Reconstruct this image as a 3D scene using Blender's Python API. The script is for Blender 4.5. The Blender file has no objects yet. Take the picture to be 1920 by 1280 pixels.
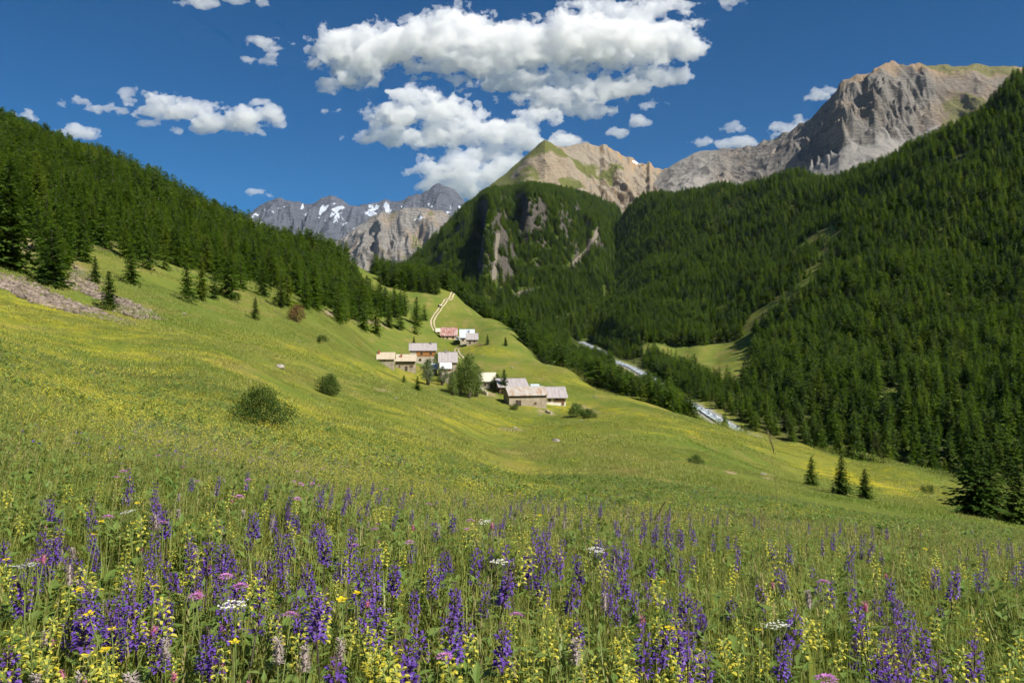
import bpy, math, random
import numpy as np

rng = np.random.default_rng(11)
random.seed(11)
sc = bpy.context.scene
COL = sc.collection
R = math.radians

# ------------------------------------------------------------------ camera
F, CX, CY = 1495.0, 960.0, 640.0          # focal length and centre, in pixels of a 1920 wide frame
cam = bpy.data.objects.new('camera', bpy.data.cameras.new('camera'))
COL.objects.link(cam)
cam.rotation_euler = (R(90), 0, 0)
cam.data.sensor_width = 36.0
cam.data.lens = 36.0 * F / 1920.0
cam.data.clip_start = 0.05
cam.data.clip_end = 60000
sc.camera = cam

# ------------------------------------------------------------------ light
SUN_AZ, SUN_EL = 125.0, 46.0              # degrees clockwise from the view direction, degrees above the horizon
world = bpy.data.worlds.new('World')
sc.world = world
world.use_nodes = True
wn = world.node_tree
bg = wn.nodes['Background']
sky = wn.nodes.new('ShaderNodeTexSky')
sky.sky_type = 'NISHITA'
sky.sun_disc = False
sky.sun_elevation = R(SUN_EL)
sky.sun_rotation = R(SUN_AZ)
sky.altitude = 2600
sky.air_density = 1.0
sky.dust_density = 0.0
sky.ozone_density = 5.0
_hs = wn.nodes.new('ShaderNodeHueSaturation')      # high, dry air: a deep blue
_hs.inputs['Saturation'].default_value = 1.55
_hs.inputs['Value'].default_value = 0.92
wn.links.new(sky.outputs[0], _hs.inputs['Color'])
wn.links.new(_hs.outputs[0], bg.inputs[0])
bg.inputs[1].default_value = 0.055
sun = bpy.data.objects.new('sun', bpy.data.lights.new('sun', 'SUN'))
COL.objects.link(sun)
sun.data.energy = 5.0
sun.data.angle = R(0.53)
sun.data.color = (1.0, 0.95, 0.86)
sun.rotation_euler = (R(90 - SUN_EL), 0, R(180 - SUN_AZ))
sc.view_settings.view_transform = 'Standard'
sc.view_settings.look = 'None'
sc.view_settings.gamma = 1
sc.view_settings.exposure = 0.66
sc.view_settings.use_curve_mapping = False
cy = sc.cycles
cy.max_bounces = 12
cy.diffuse_bounces = 2
cy.glossy_bounces = 2
cy.transmission_bounces = 2
cy.transparent_max_bounces = 6
cy.volume_bounces = 12
cy.sample_clamp_indirect = 4
cy.use_denoising = True
cy.use_adaptive_sampling = True
cy.adaptive_threshold = 0.03
cy.adaptive_min_samples = 16

# ------------------------------------------------------------------ numpy noise
_perm = np.random.default_rng(3).permutation(256).astype(np.int64)
_perm = np.concatenate([_perm, _perm, _perm]).astype(np.int32)
_g3 = np.random.default_rng(4).normal(size=(256, 3))
_g3 /= np.linalg.norm(_g3, axis=1)[:, None]
_g3x, _g3y, _g3z = [_g3[:, i].astype(np.float32).copy() for i in range(3)]
_a2 = np.random.default_rng(5).uniform(0, 2 * math.pi, 256)
_g2x, _g2y = np.cos(_a2).astype(np.float32), np.sin(_a2).astype(np.float32)

def _fade(t): return t * t * t * (t * (t * 6 - 15) + 10)

def pn(x, y, z=0.0):
    """gradient noise, about -0.7..0.7; a plain number for z picks a slice of 2-D noise"""
    if np.ndim(z) == 0:
        zi = int(z * 7.31) & 255
        x, y = np.broadcast_arrays(np.asarray(x, np.float32), np.asarray(y, np.float32))
        xi, yi = np.floor(x), np.floor(y)
        xf, yf = x - xi, y - yi
        xi, yi = xi.astype(np.int32) & 255, yi.astype(np.int32) & 255
        uu, vv = _fade(xf), _fade(yf)
        r = []
        for j in (0, 1):
            c = []
            for i in (0, 1):
                h = _perm[_perm[_perm[xi + i] + yi + j] + zi]
                c.append(_g2x[h] * (xf - i) + _g2y[h] * (yf - j))
            r.append(c[0] + uu * (c[1] - c[0]))
        return (r[0] + vv * (r[1] - r[0])).astype(np.float64)
    x, y, z = [np.asarray(q, np.float32) for q in np.broadcast_arrays(x, y, z)]
    xi, yi, zi = np.floor(x), np.floor(y), np.floor(z)
    xf, yf, zf = x - xi, y - yi, z - zi
    xi, yi, zi = xi.astype(np.int32) & 255, yi.astype(np.int32) & 255, zi.astype(np.int32) & 255
    uu, vv, ww = _fade(xf), _fade(yf), _fade(zf)
    out = 0
    for i in (0, 1):
        a = _perm[xi + i]
        for j in (0, 1):
            b = _perm[a + yi + j]
            wij = (uu if i else 1 - uu) * (vv if j else 1 - vv)
            for k in (0, 1):
                h = _perm[b + zi + k]
                out = out + (_g3x[h] * (xf - i) + _g3y[h] * (yf - j) + _g3z[h] * (zf - k)) * wij * (ww if k else 1 - ww)
    return out

def fbm(x, y, z=0.0, o=4, lac=2.03, g=0.5):
    s, a, f = 0, 1.0, 1.0
    for i in range(o):
        s = s + a * pn(x * f + 17.3 * i, y * f - 9.1 * i, z * f + 3.7 * i)
        a *= g
        f *= lac
    return s

def ridged(x, y, z=0.0, o=4, lac=2.1, g=0.5):
    s, a, f, w = 0, 1.0, 1.0, 1.0
    for i in range(o):
        n = 1 - 2.0 * np.abs(pn(x * f + 31.7 * i, y * f + 5.1 * i, z * f))
        n = n * n
        s = s + a * n * w
        w = np.clip(n * 1.6, 0, 1)
        a *= g
        f *= lac
    return s

def smooth(a, b, x):
    t = np.clip((x - a) / (b - a), 0, 1)
    return t * t * (3 - 2 * t)

def cross(a, b):
    return np.array((a[1]*b[2] - a[2]*b[1], a[2]*b[0] - a[0]*b[2], a[0]*b[1] - a[1]*b[0]))

def size(a):
    return math.sqrt(a[0]*a[0] + a[1]*a[1] + a[2]*a[2])

# ------------------------------------------------------------------ object helpers
def tag(o, label=None, cat=None, group=None, kind=None):
    if label: o['label'] = label
    if cat: o['category'] = cat
    if group: o['group'] = group
    if kind: o['kind'] = kind
    return o

def mesh_of(name, v, f, mat=None, smooth_shade=False):
    me = bpy.data.meshes.new(name)
    if isinstance(v, np.ndarray) and isinstance(f, np.ndarray):
        n, k = f.shape
        me.vertices.add(len(v))
        me.vertices.foreach_set('co', v.astype(np.float32).ravel())
        me.loops.add(n * k)
        me.loops.foreach_set('vertex_index', f.astype(np.int32).ravel())
        me.polygons.add(n)
        me.polygons.foreach_set('loop_start', np.arange(0, n * k, k, dtype=np.int32))
        me.polygons.foreach_set('loop_total', np.full(n, k, dtype=np.int32))
        me.update(calc_edges=True)
    else:
        me.from_pydata([tuple(p) for p in v], [], [tuple(p) for p in f])
        me.update()
    if smooth_shade:
        me.polygons.foreach_set('use_smooth', np.ones(len(me.polygons), dtype=bool))
    if mat is not None:
        me.materials.append(mat)
    return me

def fattr(me, name, vals):
    a = me.attributes.new(name, 'FLOAT', 'POINT')
    a.data.foreach_set('value', np.asarray(vals, np.float32).ravel())

def obj(name, me, parent=None, loc=None):
    o = bpy.data.objects.new(name, me)
    COL.objects.link(o)
    if parent is not None: o.parent = parent
    if loc is not None: o.location = loc
    return o

def empty(name, loc, rz=0.0, s=1.0, tilt=(0, 0)):
    o = bpy.data.objects.new(name, None)
    o.empty_display_size = 0.2
    COL.objects.link(o)
    o.location = loc
    o.rotation_euler = (tilt[0], tilt[1], rz)
    o.scale = (s, s, s) if not hasattr(s, '__len__') else s
    return o

class MB:
    """collects vertices and faces for one mesh"""
    def __init__(self): self.v, self.f = [], []
    def add(self, v, f):
        b = len(self.v)
        self.v += [tuple(p) for p in v]
        self.f += [tuple(i + b for i in q) for q in f]
    def box(self, x0, x1, y0, y1, z0, z1):
        self.add([(x0,y0,z0),(x1,y0,z0),(x1,y1,z0),(x0,y1,z0),(x0,y0,z1),(x1,y0,z1),(x1,y1,z1),(x0,y1,z1)],
                 [(0,3,2,1),(4,5,6,7),(0,1,5,4),(1,2,6,5),(2,3,7,6),(3,0,4,7)])
    def tube(self, pts, rad, n=5, cap=True):
        pts = [np.array(p, float) for p in pts]
        rings = []
        for i, p in enumerate(pts):
            t = pts[min(i + 1, len(pts) - 1)] - pts[max(i - 1, 0)]
            t /= np.linalg.norm(t) + 1e-9
            a = cross(t, (0.31, 0.9, 0.2)); a /= size(a) + 1e-9
            b = cross(t, a)
            r = rad[i] if hasattr(rad, '__len__') else rad
            rings.append([p + r * (a * math.cos(2 * math.pi * k / n) + b * math.sin(2 * math.pi * k / n)) for k in range(n)])
        v = [q for r in rings for q in r]
        f = []
        for i in range(len(pts) - 1):
            for k in range(n):
                f.append((i*n+k, i*n+(k+1)%n, (i+1)*n+(k+1)%n, (i+1)*n+k))
        if cap: f.append(tuple(range((len(pts)-1)*n, len(pts)*n)))
        self.add(v, f)
    def prism(self, poly, y0, y1):
        """polygon in x,z extruded along y"""
        n = len(poly)
        self.add([(x, y0, z) for x, z in poly] + [(x, y1, z) for x, z in poly],
                 [tuple(range(n)), tuple(range(2*n-1, n-1, -1))] + [(i+n, (i+1)%n+n, (i+1)%n, i) for i in range(n)])
    def mesh(self, name, mat=None, sm=False): return mesh_of(name, self.v, self.f, mat, sm)

# ------------------------------------------------------------------ material helpers
class NT:
    def __init__(self, name):
        self.m = bpy.data.materials.new(name)
        self.m.use_nodes = True
        self.t = self.m.node_tree
        self.t.nodes.clear()
        self.out = self.n('ShaderNodeOutputMaterial')
    def n(self, typ, **kw):
        nd = self.t.nodes.new(typ)
        for k, v in kw.items(): setattr(nd, k, v)
        return nd
    def l(self, a, b): self.t.links.new(a, b)
    def set(self, sock, v):
        if hasattr(v, 'is_linked'): self.l(v, sock)
        else: sock.default_value = v
    def coord(self): return self.n('ShaderNodeTexCoord').outputs['Object']
    def mapped(self, vec, scale=(1, 1, 1), rot=(0, 0, 0)):
        m = self.n('ShaderNodeMapping')
        self.l(vec, m.inputs[0])
        m.inputs['Scale'].default_value = scale
        m.inputs['Rotation'].default_value = rot
        return m.outputs[0]
    def noise(self, vec, scale, detail=4, rough=0.55, dist=0.0):
        n = self.n('ShaderNodeTexNoise')
        self.l(vec, n.inputs['Vector'])
        n.inputs['Scale'].default_value = scale
        n.inputs['Detail'].default_value = detail
        n.inputs['Roughness'].default_value = rough
        n.inputs['Distortion'].default_value = dist
        return n.outputs[0]
    def attr(self, name):
        a = self.n('ShaderNodeAttribute', attribute_name=name)
        return a.outputs['Fac']
    def ramp(self, fac, a, b):
        r = self.n('ShaderNodeMapRange')
        r.interpolation_type = 'SMOOTHSTEP'
        self.set(r.inputs[0], fac)
        r.inputs[1].default_value, r.inputs[2].default_value = a, b
        r.inputs[3].default_value, r.inputs[4].default_value = 0, 1
        return r.outputs[0]
    def math(self, op, a, b=0.0):
        m = self.n('ShaderNodeMath', operation=op)
        self.set(m.inputs[0], a); self.set(m.inputs[1], b)
        return m.outputs[0]
    def mix(self, fac, a, b):
        m = self.n('ShaderNodeMix', data_type='RGBA')
        self.set(m.inputs[0], fac)
        for s, v in ((m.inputs[6], a), (m.inputs[7], b)):
            if hasattr(v, 'is_linked'): self.l(v, s)
            else: s.default_value = (*v, 1) if len(v) == 3 else v
        return m.outputs[2]
    def bsdf(self, col, rough=0.9, spec=0.2, bump=None, bstr=0.5, bdist=0.1):
        p = self.n('ShaderNodeBsdfPrincipled')
        if hasattr(col, 'is_linked'): self.l(col, p.inputs['Base Color'])
        else: p.inputs['Base Color'].default_value = (*col, 1)
        self.set(p.inputs['Roughness'], rough)
        p.inputs['Specular IOR Level'].default_value = spec
        if bump is not None:
            b = self.n('ShaderNodeBump')
            b.inputs['Strength'].default_value = bstr
            b.inputs['Distance'].default_value = bdist
            self.l(bump, b.inputs['Height'])
            self.l(b.outputs[0], p.inputs['Normal'])
        return p.outputs[0]
    def done(self, surf):
        self.l(surf, self.out.inputs['Surface'])
        return self.m

def leaf_mat(name, cols, trans=0.35, rough=0.55, spec=0.3, vary=0.25, cs=3.0, stand=None, field=None):
    """foliage or petal: diffuse plus translucent, colour varied per plant and by a little noise"""
    t = NT(name)
    info = t.n('ShaderNodeObjectInfo').outputs['Random']
    c = t.mix(info, cols[0], cols[1])
    nz = t.noise(t.coord(), cs, 2)
    if len(cols) > 2:
        c = t.mix(t.ramp(nz, 0.45, 0.7), c, cols[2])
    if field:                                   # tone of the turf drifts over the slope
        pos = t.n('ShaderNodeNewGeometry').outputs['Position']
        p1 = t.noise(pos, 0.045, 4, 0.6); p2 = t.noise(pos, 0.42, 4, 0.65); p3 = t.noise(t.mapped(pos, (1, .4, 1), (0, 0, R(30))), 0.14, 4, 0.6)
        c = t.mix(t.math('MULTIPLY', t.ramp(p1, 0.45, 0.62), 0.75), c, field[0])
        c = t.mix(t.math('MULTIPLY', t.ramp(p2, 0.50, 0.68), 0.7), c, field[1])
        c = t.mix(t.math('MULTIPLY', t.ramp(p3, 0.54, 0.70), 0.7), c, field[2])
    if stand:                                   # stands of lighter, darker or duller trees
        loc = t.n('ShaderNodeObjectInfo').outputs['Location']
        p1 = t.noise(loc, 0.016, 3, 0.6); p2 = t.noise(loc, 0.35, 2, 0.6)
        c = t.mix(t.math('MULTIPLY', t.ramp(p1, 0.42, 0.66), 0.7), c, stand[0])
        c = t.mix(t.math('MULTIPLY', t.ramp(p2, 0.52, 0.70), 0.75), c, stand[1])
        c = t.mix(t.math('MULTIPLY', t.ramp(p2, 0.44, 0.30), 0.6), c, stand[2])
    hsv = t.n('ShaderNodeHueSaturation')
    t.l(c, hsv.inputs['Color'])
    v = t.math('ADD', t.math('MULTIPLY', nz, vary * 2), 1 - vary)
    t.l(v, hsv.inputs['Value'])
    c = hsv.outputs[0]
    b = t.bsdf(c, rough, spec)
    tr = t.n('ShaderNodeBsdfTranslucent')
    t.l(c, tr.inputs[0])
    m = t.n('ShaderNodeMixShader')
    m.inputs[0].default_value = trans
    t.l(b, m.inputs[1]); t.l(tr.outputs[0], m.inputs[2])
    return t.done(m.outputs[0])

def flat_mat(name, col, rough=0.8, spec=0.2, vary=0.3, scale=3.0, bump=0.0):
    t = NT(name)
    nz = t.noise(t.coord(), scale, 5)
    c = t.mix(t.ramp(nz, 0.3, 0.7), tuple(x * (1 - vary) for x in col), tuple(min(1, x * (1 + vary)) for x in col))
    return t.done(t.bsdf(c, rough, spec, nz if bump else None, bump))

# ------------------------------------------------------------------ scatter (only for stuff)
def scatter(name, pts, rot, scl, idx, protos, label, cat):
    """protos: meshes; one object that places copies of them on points"""
    col = bpy.data.collections.new(name + '_pieces')
    for i, me in enumerate(protos):
        col.objects.link(bpy.data.objects.new('%s_piece_%02d' % (name, i), me))
    me = bpy.data.meshes.new(name)
    me.vertices.add(len(pts))
    me.vertices.foreach_set('co', np.asarray(pts, np.float32).ravel())
    for nm, arr in (('rot', rot), ('scl', scl)):
        a = me.attributes.new(nm, 'FLOAT_VECTOR', 'POINT')
        a.data.foreach_set('vector', np.asarray(arr, np.float32).ravel())
    a = me.attributes.new('idx', 'INT', 'POINT')
    a.data.foreach_set('value', np.asarray(idx, np.int32))
    o = obj(name, me)
    ng = bpy.data.node_groups.new(name + '_nodes', 'GeometryNodeTree')
    ng.interface.new_socket('Geometry', in_out='INPUT', socket_type='NodeSocketGeometry')
    ng.interface.new_socket('Geometry', in_out='OUTPUT', socket_type='NodeSocketGeometry')
    gi, go = ng.nodes.new('NodeGroupInput'), ng.nodes.new('NodeGroupOutput')
    ci = ng.nodes.new('GeometryNodeCollectionInfo')
    ci.inputs[0].default_value = col
    ci.inputs['Separate Children'].default_value = True
    ci.inputs['Reset Children'].default_value = True
    ip = ng.nodes.new('GeometryNodeInstanceOnPoints')
    ip.inputs['Pick Instance'].default_value = True
    def na(nm, ty):
        n = ng.nodes.new('GeometryNodeInputNamedAttribute')
        n.data_type = ty
        n.inputs[0].default_value = nm
        return n.outputs[0]
    L = ng.links.new
    L(gi.outputs[0], ip.inputs['Points'])
    L(ci.outputs[0], ip.inputs['Instance'])
    L(na('idx', 'INT'), ip.inputs['Instance Index'])
    L(na('rot', 'FLOAT_VECTOR'), ip.inputs['Rotation'])
    L(na('scl', 'FLOAT_VECTOR'), ip.inputs['Scale'])
    L(ip.outputs[0], go.inputs[0])
    md = o.modifiers.new('scatter', 'NODES')
    md.node_group = ng
    return tag(o, label, cat, kind='stuff')
# ================================================================== TERRAIN
# profile of the valley along sight lines: column -> (distance, picture row) or (distance, 'z', height)
PROF = {
 -300: [(1,'z',-1.0),(3,'z',-.85),(6,'z',-.7),(12,'z',-.4),(35,'z',1.5),(100,'z',12),(180,'z',34),(300,'z',84),(480,'z',155),(640,'z',150),(1500,'z',60),(4000,'z',0),(9000,'z',0)],
 0:    [(1,'z',-1.0),(2.5,'z',-1.0),(6,'z',-1.03),(12,765),(35,665),(60,620),(100,575),(130,530),(180,475),(240,405),(300,340),(400,285),(480,247),(620,'z',120),(1500,'z',60),(4000,'z',0),(9000,'z',0)],
 200:  [(1,'z',-1.0),(2.5,'z',-1.03),(5,'z',-1.12),(12,827),(30,752),(45,705),(75,650),(100,617),(125,588),(170,540),(210,493),(330,385),(430,335),(520,308),(680,'z',105),(1500,'z',50),(4000,'z',0),(9000,'z',0)],
 400:  [(1,'z',-1.0),(3,'z',-1.08),(6,'z',-1.28),(12,880),(25,802),(55,702),(85,662),(110,642),(140,620),(170,600),(230,555),(300,500),(400,448),(520,412),(680,'z',70),(1500,'z',40),(4000,'z',0),(9000,'z',0)],
 600:  [(1,'z',-1.0),(3,'z',-1.12),(6,'z',-1.45),(12,918),(25,848),(60,780),(110,720),(150,690),(210,640),(300,588),(420,528),(560,478),(700,'z',52),(1500,'z',40),(4000,'z',0),(9000,'z',0)],
 750:  [(1,'z',-1.0),(3,'z',-1.14),(6,'z',-1.55),(12,950),(25,880),(60,812),(110,762),(200,720),(270,704),(310,689),(345,664),(420,610),(520,560),(650,522),(800,'z',45),(1500,'z',40),(4000,'z',0),(9000,'z',0)],
 850:  [(1,'z',-1.0),(3,'z',-1.16),(6,'z',-1.6),(12,972),(25,905),(60,842),(130,788),(220,747),(300,712),(350,678),(430,636),(520,577),(600,540),(700,'z',40),(900,'z',34),(1500,'z',45),(4000,'z',0),(9000,'z',0)],
 960:  [(1,'z',-1.0),(3,'z',-1.18),(6,'z',-1.62),(10,1010),(15,975),(25,925),(40,898),(60,880),(90,856),(130,830),(200,793),(250,760),(300,716),(350,680),(400,641),(450,607),(520,'z',6),(650,'z',-2),(900,'z',18),(1200,'z',32),(1500,'z',45),(4000,'z',0),(9000,'z',0)],
 1060: [(1,'z',-1.0),(3,'z',-1.2),(6,'z',-1.66),(12,1005),(25,940),(50,890),(110,836),(200,790),(262,764),(300,724),(335,692),(400,'z',-19),(575,'z',-12),(900,'z',5),(1200,'z',24),(1500,'z',60),(4000,'z',0),(9000,'z',0)],
 1200: [(1,'z',-1.0),(3,'z',-1.22),(6,'z',-1.7),(12,1012),(30,930),(60,885),(110,842),(180,797),(280,752),(350,'z',-27),(500,'z',-23),(620,665),(900,562),(1200,482),(1500,402),(1750,372),(2200,'z',230),(4000,'z',0),(9000,'z',0)],
 1350: [(1,'z',-1.0),(3,'z',-1.24),(6,'z',-1.74),(12,1020),(30,948),(60,908),(110,866),(180,828),(262,797),(325,'z',-33),(420,728),(530,682),(640,646),(800,560),(1050,452),(1250,375),(1380,346),(1700,'z',215),(4000,'z',0),(9000,'z',0)],
 1500: [(1,'z',-1.0),(3,'z',-1.26),(6,'z',-1.8),(12,1032),(30,965),(60,934),(110,911),(150,903),(200,862),(240,830),(285,'z',-39),(350,760),(450,672),(600,570),(800,462),(1000,375),(1180,322),(1500,'z',200),(4000,'z',0),(9000,'z',0)],
 1700: [(1,'z',-1.0),(3,'z',-1.28),(6,'z',-1.86),(12,1045),(30,990),(60,962),(95,948),(130,946),(170,918),(213,875),(250,'z',-43),(320,772),(400,680),(500,570),(650,442),(800,332),(900,279),(1200,'z',150),(4000,'z',0),(9000,'z',0)],
 1920: [(1,'z',-1.0),(3,'z',-1.3),(6,'z',-1.92),(12,1062),(30,1015),(60,995),(90,986),(130,974),(170,940),(195,915),(230,'z',-45),(300,778),(400,640),(500,500),(600,382),(700,275),(840,152),(1100,'z',200),(4000,'z',0),(9000,'z',0)],
 2300: [(1,'z',-1.0),(3,'z',-1.34),(6,'z',-2.0),(12,'z',-4.2),(30,'z',-9),(60,'z',-17),(90,'z',-25),(130,'z',-38),(170,'z',-48),(230,'z',-32),(300,'z',5),(400,'z',55),(500,'z',110),(600,'z',180),(700,'z',255),(900,'z',330),(1300,'z',220),(4000,'z',0),(9000,'z',0)],
}
_cp, _cq = [], []
for u_, lst in PROF.items():
    th = math.atan((u_ - CX) / F)
    for e in lst:
        d = e[0]
        z = e[2] if e[1] == 'z' else (CY - e[1]) / F * d
        rho = d / math.cos(th)
        _cp.append((th * 4, math.log(rho)))
        _cq.append((z + 1.0) / rho)
_cp, _cq = np.array(_cp), np.array(_cq)

def _phi(r2):
    return np.where(r2 > 1e-12, 0.5 * r2 * np.log(np.maximum(r2, 1e-12)), 0.0)

_n = len(_cp)
_K = _phi(((_cp[:, None] - _cp[None]) ** 2).sum(-1)) + np.eye(_n) * 3e-4
_P = np.c_[np.ones(_n), _cp]
_A = np.block([[_K, _P], [_P.T, np.zeros((3, 3))]])
_W = np.linalg.solve(_A, np.r_[_cq, np.zeros(3)])

def _tps(a, b):
    out = np.empty(len(a))
    for s in range(0, len(a), 20000):
        q = np.c_[a[s:s+20000], b[s:s+20000]]
        r2 = np.maximum((q * q).sum(1)[:, None] + (_cp * _cp).sum(1)[None] - 2 * q @ _cp.T, 1e-12)
        out[s:s+20000] = (0.5 * r2 * np.log(r2)) @ _W[:_n] + _W[_n] + q @ _W[_n+1:]
    return out

TH = R(44)
RIV = np.array([(300,90,-66),(215,160,-60),(160,215,-54),(124,250,-49),(102,282,-42.5),(89,318,-35),(84,352,-30),(80,430,-26),(86,500,-22.5),
                (87,575,-19),(80,660,-14),(84,760,-8.5),(78,900,0),(58,1050,10),(30,1200,20),(-40,1400,30),(-150,1700,45)], float)

def river_dist(x, y):
    best = np.full(x.shape, 1e9)
    zr = np.zeros(x.shape)
    for a, b in zip(RIV[:-1], RIV[1:]):
        dx, dy = b[0] - a[0], b[1] - a[1]
        t = np.clip(((x - a[0]) * dx + (y - a[1]) * dy) / (dx * dx + dy * dy), 0, 1)
        dd = np.hypot(x - a[0] - t * dx, y - a[1] - t * dy)
        m = dd < best
        best = np.where(m, dd, best)
        zr = np.where(m, a[2] + t * (b[2] - a[2]), zr)
    return best, zr

def ground(x, y):
    x = np.asarray(x, float); y = np.asarray(y, float)
    shp = np.broadcast(x, y).shape
    x = np.broadcast_to(x, shp).ravel(); y = np.broadcast_to(y, shp).ravel()
    rho = np.maximum(np.hypot(x, y), 0.05)
    th = np.arctan2(x, y)
    lr = np.log(np.clip(rho, 0.6, 9000))
    q = _tps(np.clip(th, -TH, TH) * 4, lr)
    back = np.abs(th) > TH
    if back.any():
        t0 = np.where(th[back] > 0, th[back] - TH, 2 * math.pi + th[back] - TH) / (2 * math.pi - 2 * TH)
        n = back.sum()
        ql = _tps(np.full(n, -TH * 4), lr[back]); qr = _tps(np.full(n, TH * 4), lr[back])
        w = smooth(0, 1, t0)
        q[back] = qr * (1 - w) + ql * w
    z = -1.0 + q * rho
    # undulation of the turf and small terraces along the slope
    amp = smooth(20, 120, rho)
    z = z + amp * (1.25 * fbm(x / 38, y / 38, 1.5, 3) + 0.42 * pn(x / 10, y / 10, 4.2)) + 0.05 * pn(x / 2.3, y / 2.3, 8) * smooth(1.5, 5, rho)
    far = smooth(250, 700, rho)
    z = z + far * (14 * fbm(x / 130, y / 130, 7.7, 4) - 4 * ridged(x / 90, y / 160, 2.2, 3))
    rd, zr = river_dist(x, y)
    w = 1 - smooth(9, 34, rd)
    bed = zr - 0.5 + 0.11 * np.maximum(rd - 5, 0) + 0.5 * pn(x / 7, y / 7, 9) * smooth(4, 9, rd)
    z = np.where(w > 0, z * (1 - w) + bed * w, z)
    return z.reshape(shp)

_dsc = np.exp(np.linspace(math.log(0.5), math.log(3000), 900))

def hit(u, v, dmin=0.6, dmax=2600):
    """point of the ground seen at a picture position"""
    ds = _dsc[(_dsc > dmin) & (_dsc < dmax)]
    gz = ground((u - CX) / F * ds, ds)
    over = gz >= (CY - v) / F * ds
    i = int(np.argmax(over)) if over.any() else int(np.argmin(np.abs(gz - (CY - v) / F * ds)))
    d = ds[i]
    if i > 0 and over[i]:
        a = (CY - v) / F * ds[i-1] - gz[i-1]; b = gz[i] - (CY - v) / F * ds[i]
        d = ds[i-1] + (ds[i] - ds[i-1]) * a / max(a + b, 1e-9)
    x = (u - CX) / F * d
    return np.array([x, d, float(ground(np.array([x]), np.array([d]))[0])])

def pix(x, y, z):
    return CX + F * x / y, CY - F * z / y

# ---- the sheet
ths = np.concatenate([np.linspace(-180, -46, 30)[:-1], np.linspace(-46, -38, 16)[:-1], np.linspace(-38, 38, 470), np.linspace(38, 46, 16)[1:], np.linspace(46, 180, 30)[1:-1]])
rhos = np.concatenate([[0.02], np.exp(np.linspace(math.log(0.35), math.log(2600), 520)), np.exp(np.linspace(math.log(2800), math.log(14000), 16))])
TT, RR = np.meshgrid(np.radians(ths), rhos, indexing='ij')
GX, GY = RR * np.sin(TT), RR * np.cos(TT)
GZ = ground(GX, GY)
GZ = GZ - smooth(1600, 2600, RR) * 120
na, nr = TT.shape
ii = np.arange(na * nr).reshape(na, nr)
nx_ = np.roll(ii, -1, axis=0)
faces = np.stack([ii[:, :-1], nx_[:, :-1], nx_[:, 1:], ii[:, 1:]], -1).reshape(-1, 4)[:, ::-1]

# what covers the ground where
def poly_mask(u, v, poly):
    inside = np.zeros(u.shape, bool)
    n = len(poly)
    for i in range(n):
        x0, y0 = poly[i]; x1, y1 = poly[(i + 1) % n]
        c = ((y0 > v) != (y1 > v)) & (u < (x1 - x0) * (v - y0) / (y1 - y0 + 1e-12) + x0)
        inside ^= c
    return inside

CLEAR = [
 [(1180,655),(1215,641),(1285,650),(1330,646),(1378,640),(1412,652),(1410,702),(1370,722),(1330,714),(1290,696),(1238,672)],
 [(1378,642),(1404,596),(1440,572),(1484,543),(1524,488),(1548,452),(1490,474),(1506,450),(1560,425),(1582,416),(1578,436),(1556,470),(1534,520),(1500,560),(1440,600),(1416,624),(1412,652)],
 [(1640,742),(1690,716),(1700,730),(1680,765),(1650,772)],
 [(1120,432),(1134,424),(1110,478),(1062,515),(1056,506),(1100,470)],
]
EDGE_U = np.array([-600, 0, 120, 200, 330, 430, 520, 600, 690, 720, 760, 800, 3000.])
EDGE_D = np.array([190, 190, 200, 218, 250, 275, 305, 335, 380, 420, 460, 490, 490.])

def forest_mask(x, y, z):
    """1 where the woods stand"""
    u, v = pix(x, np.maximum(y, 1), z)
    rd, zr = river_dist(x, y)
    ed = y - np.interp(u, EDGE_U, EDGE_D) + 26 * pn(x / 16, y / 16, 3)
    left = (u < 800) & (((ed > 0) & ((ed > 55) | (pn(x / 7, y / 7, 17) > .22 - ed / 70))) | ((ed > -60) & (pn(x / 4, y / 4, 19) > .33))) & ((u < 690) | (pn(x / 14, y / 14, 27) > -.1 + .25 * (u - 690) / 110))
    left &= ~poly_mask(u, v, [(628,478),(700,506),(790,540),(830,545),(800,575),(735,580),(690,560),(650,510)])
    # beyond the crest of the left spur
    beyond = (y > 640) & (x < 20) & (u > 700)
    beyond |= (u > 700) & (u < 850) & (y > 545) & (y < 660) & (pn(x / 30, y / 30, 12) > -0.12)
    # trees of the bank between meadow and stream
    ex = np.interp(y, [230, 262, 300, 335, 380, 420, 500, 580, 640], [130, 62, 42, 26, 14, 2, -8, -26, -48])
    rx = np.interp(y, RIV[::1, 1][np.argsort(RIV[:, 1])], RIV[np.argsort(RIV[:, 1]), 0])
    bank = (y > 285) & (x > ex + 4) & (x < rx) & (rd > 6.5)
    right = (x > rx) & (rd > 8) & (y > 120)
    m = left | beyond | bank | right
    for i, c in enumerate(CLEAR[:3]):
        m &= ~(poly_mask(u, v, c) & (y > 300) & ((i != 1) | (pn(x / 12, y / 12, 41) > -.25)))
    return m

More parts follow.
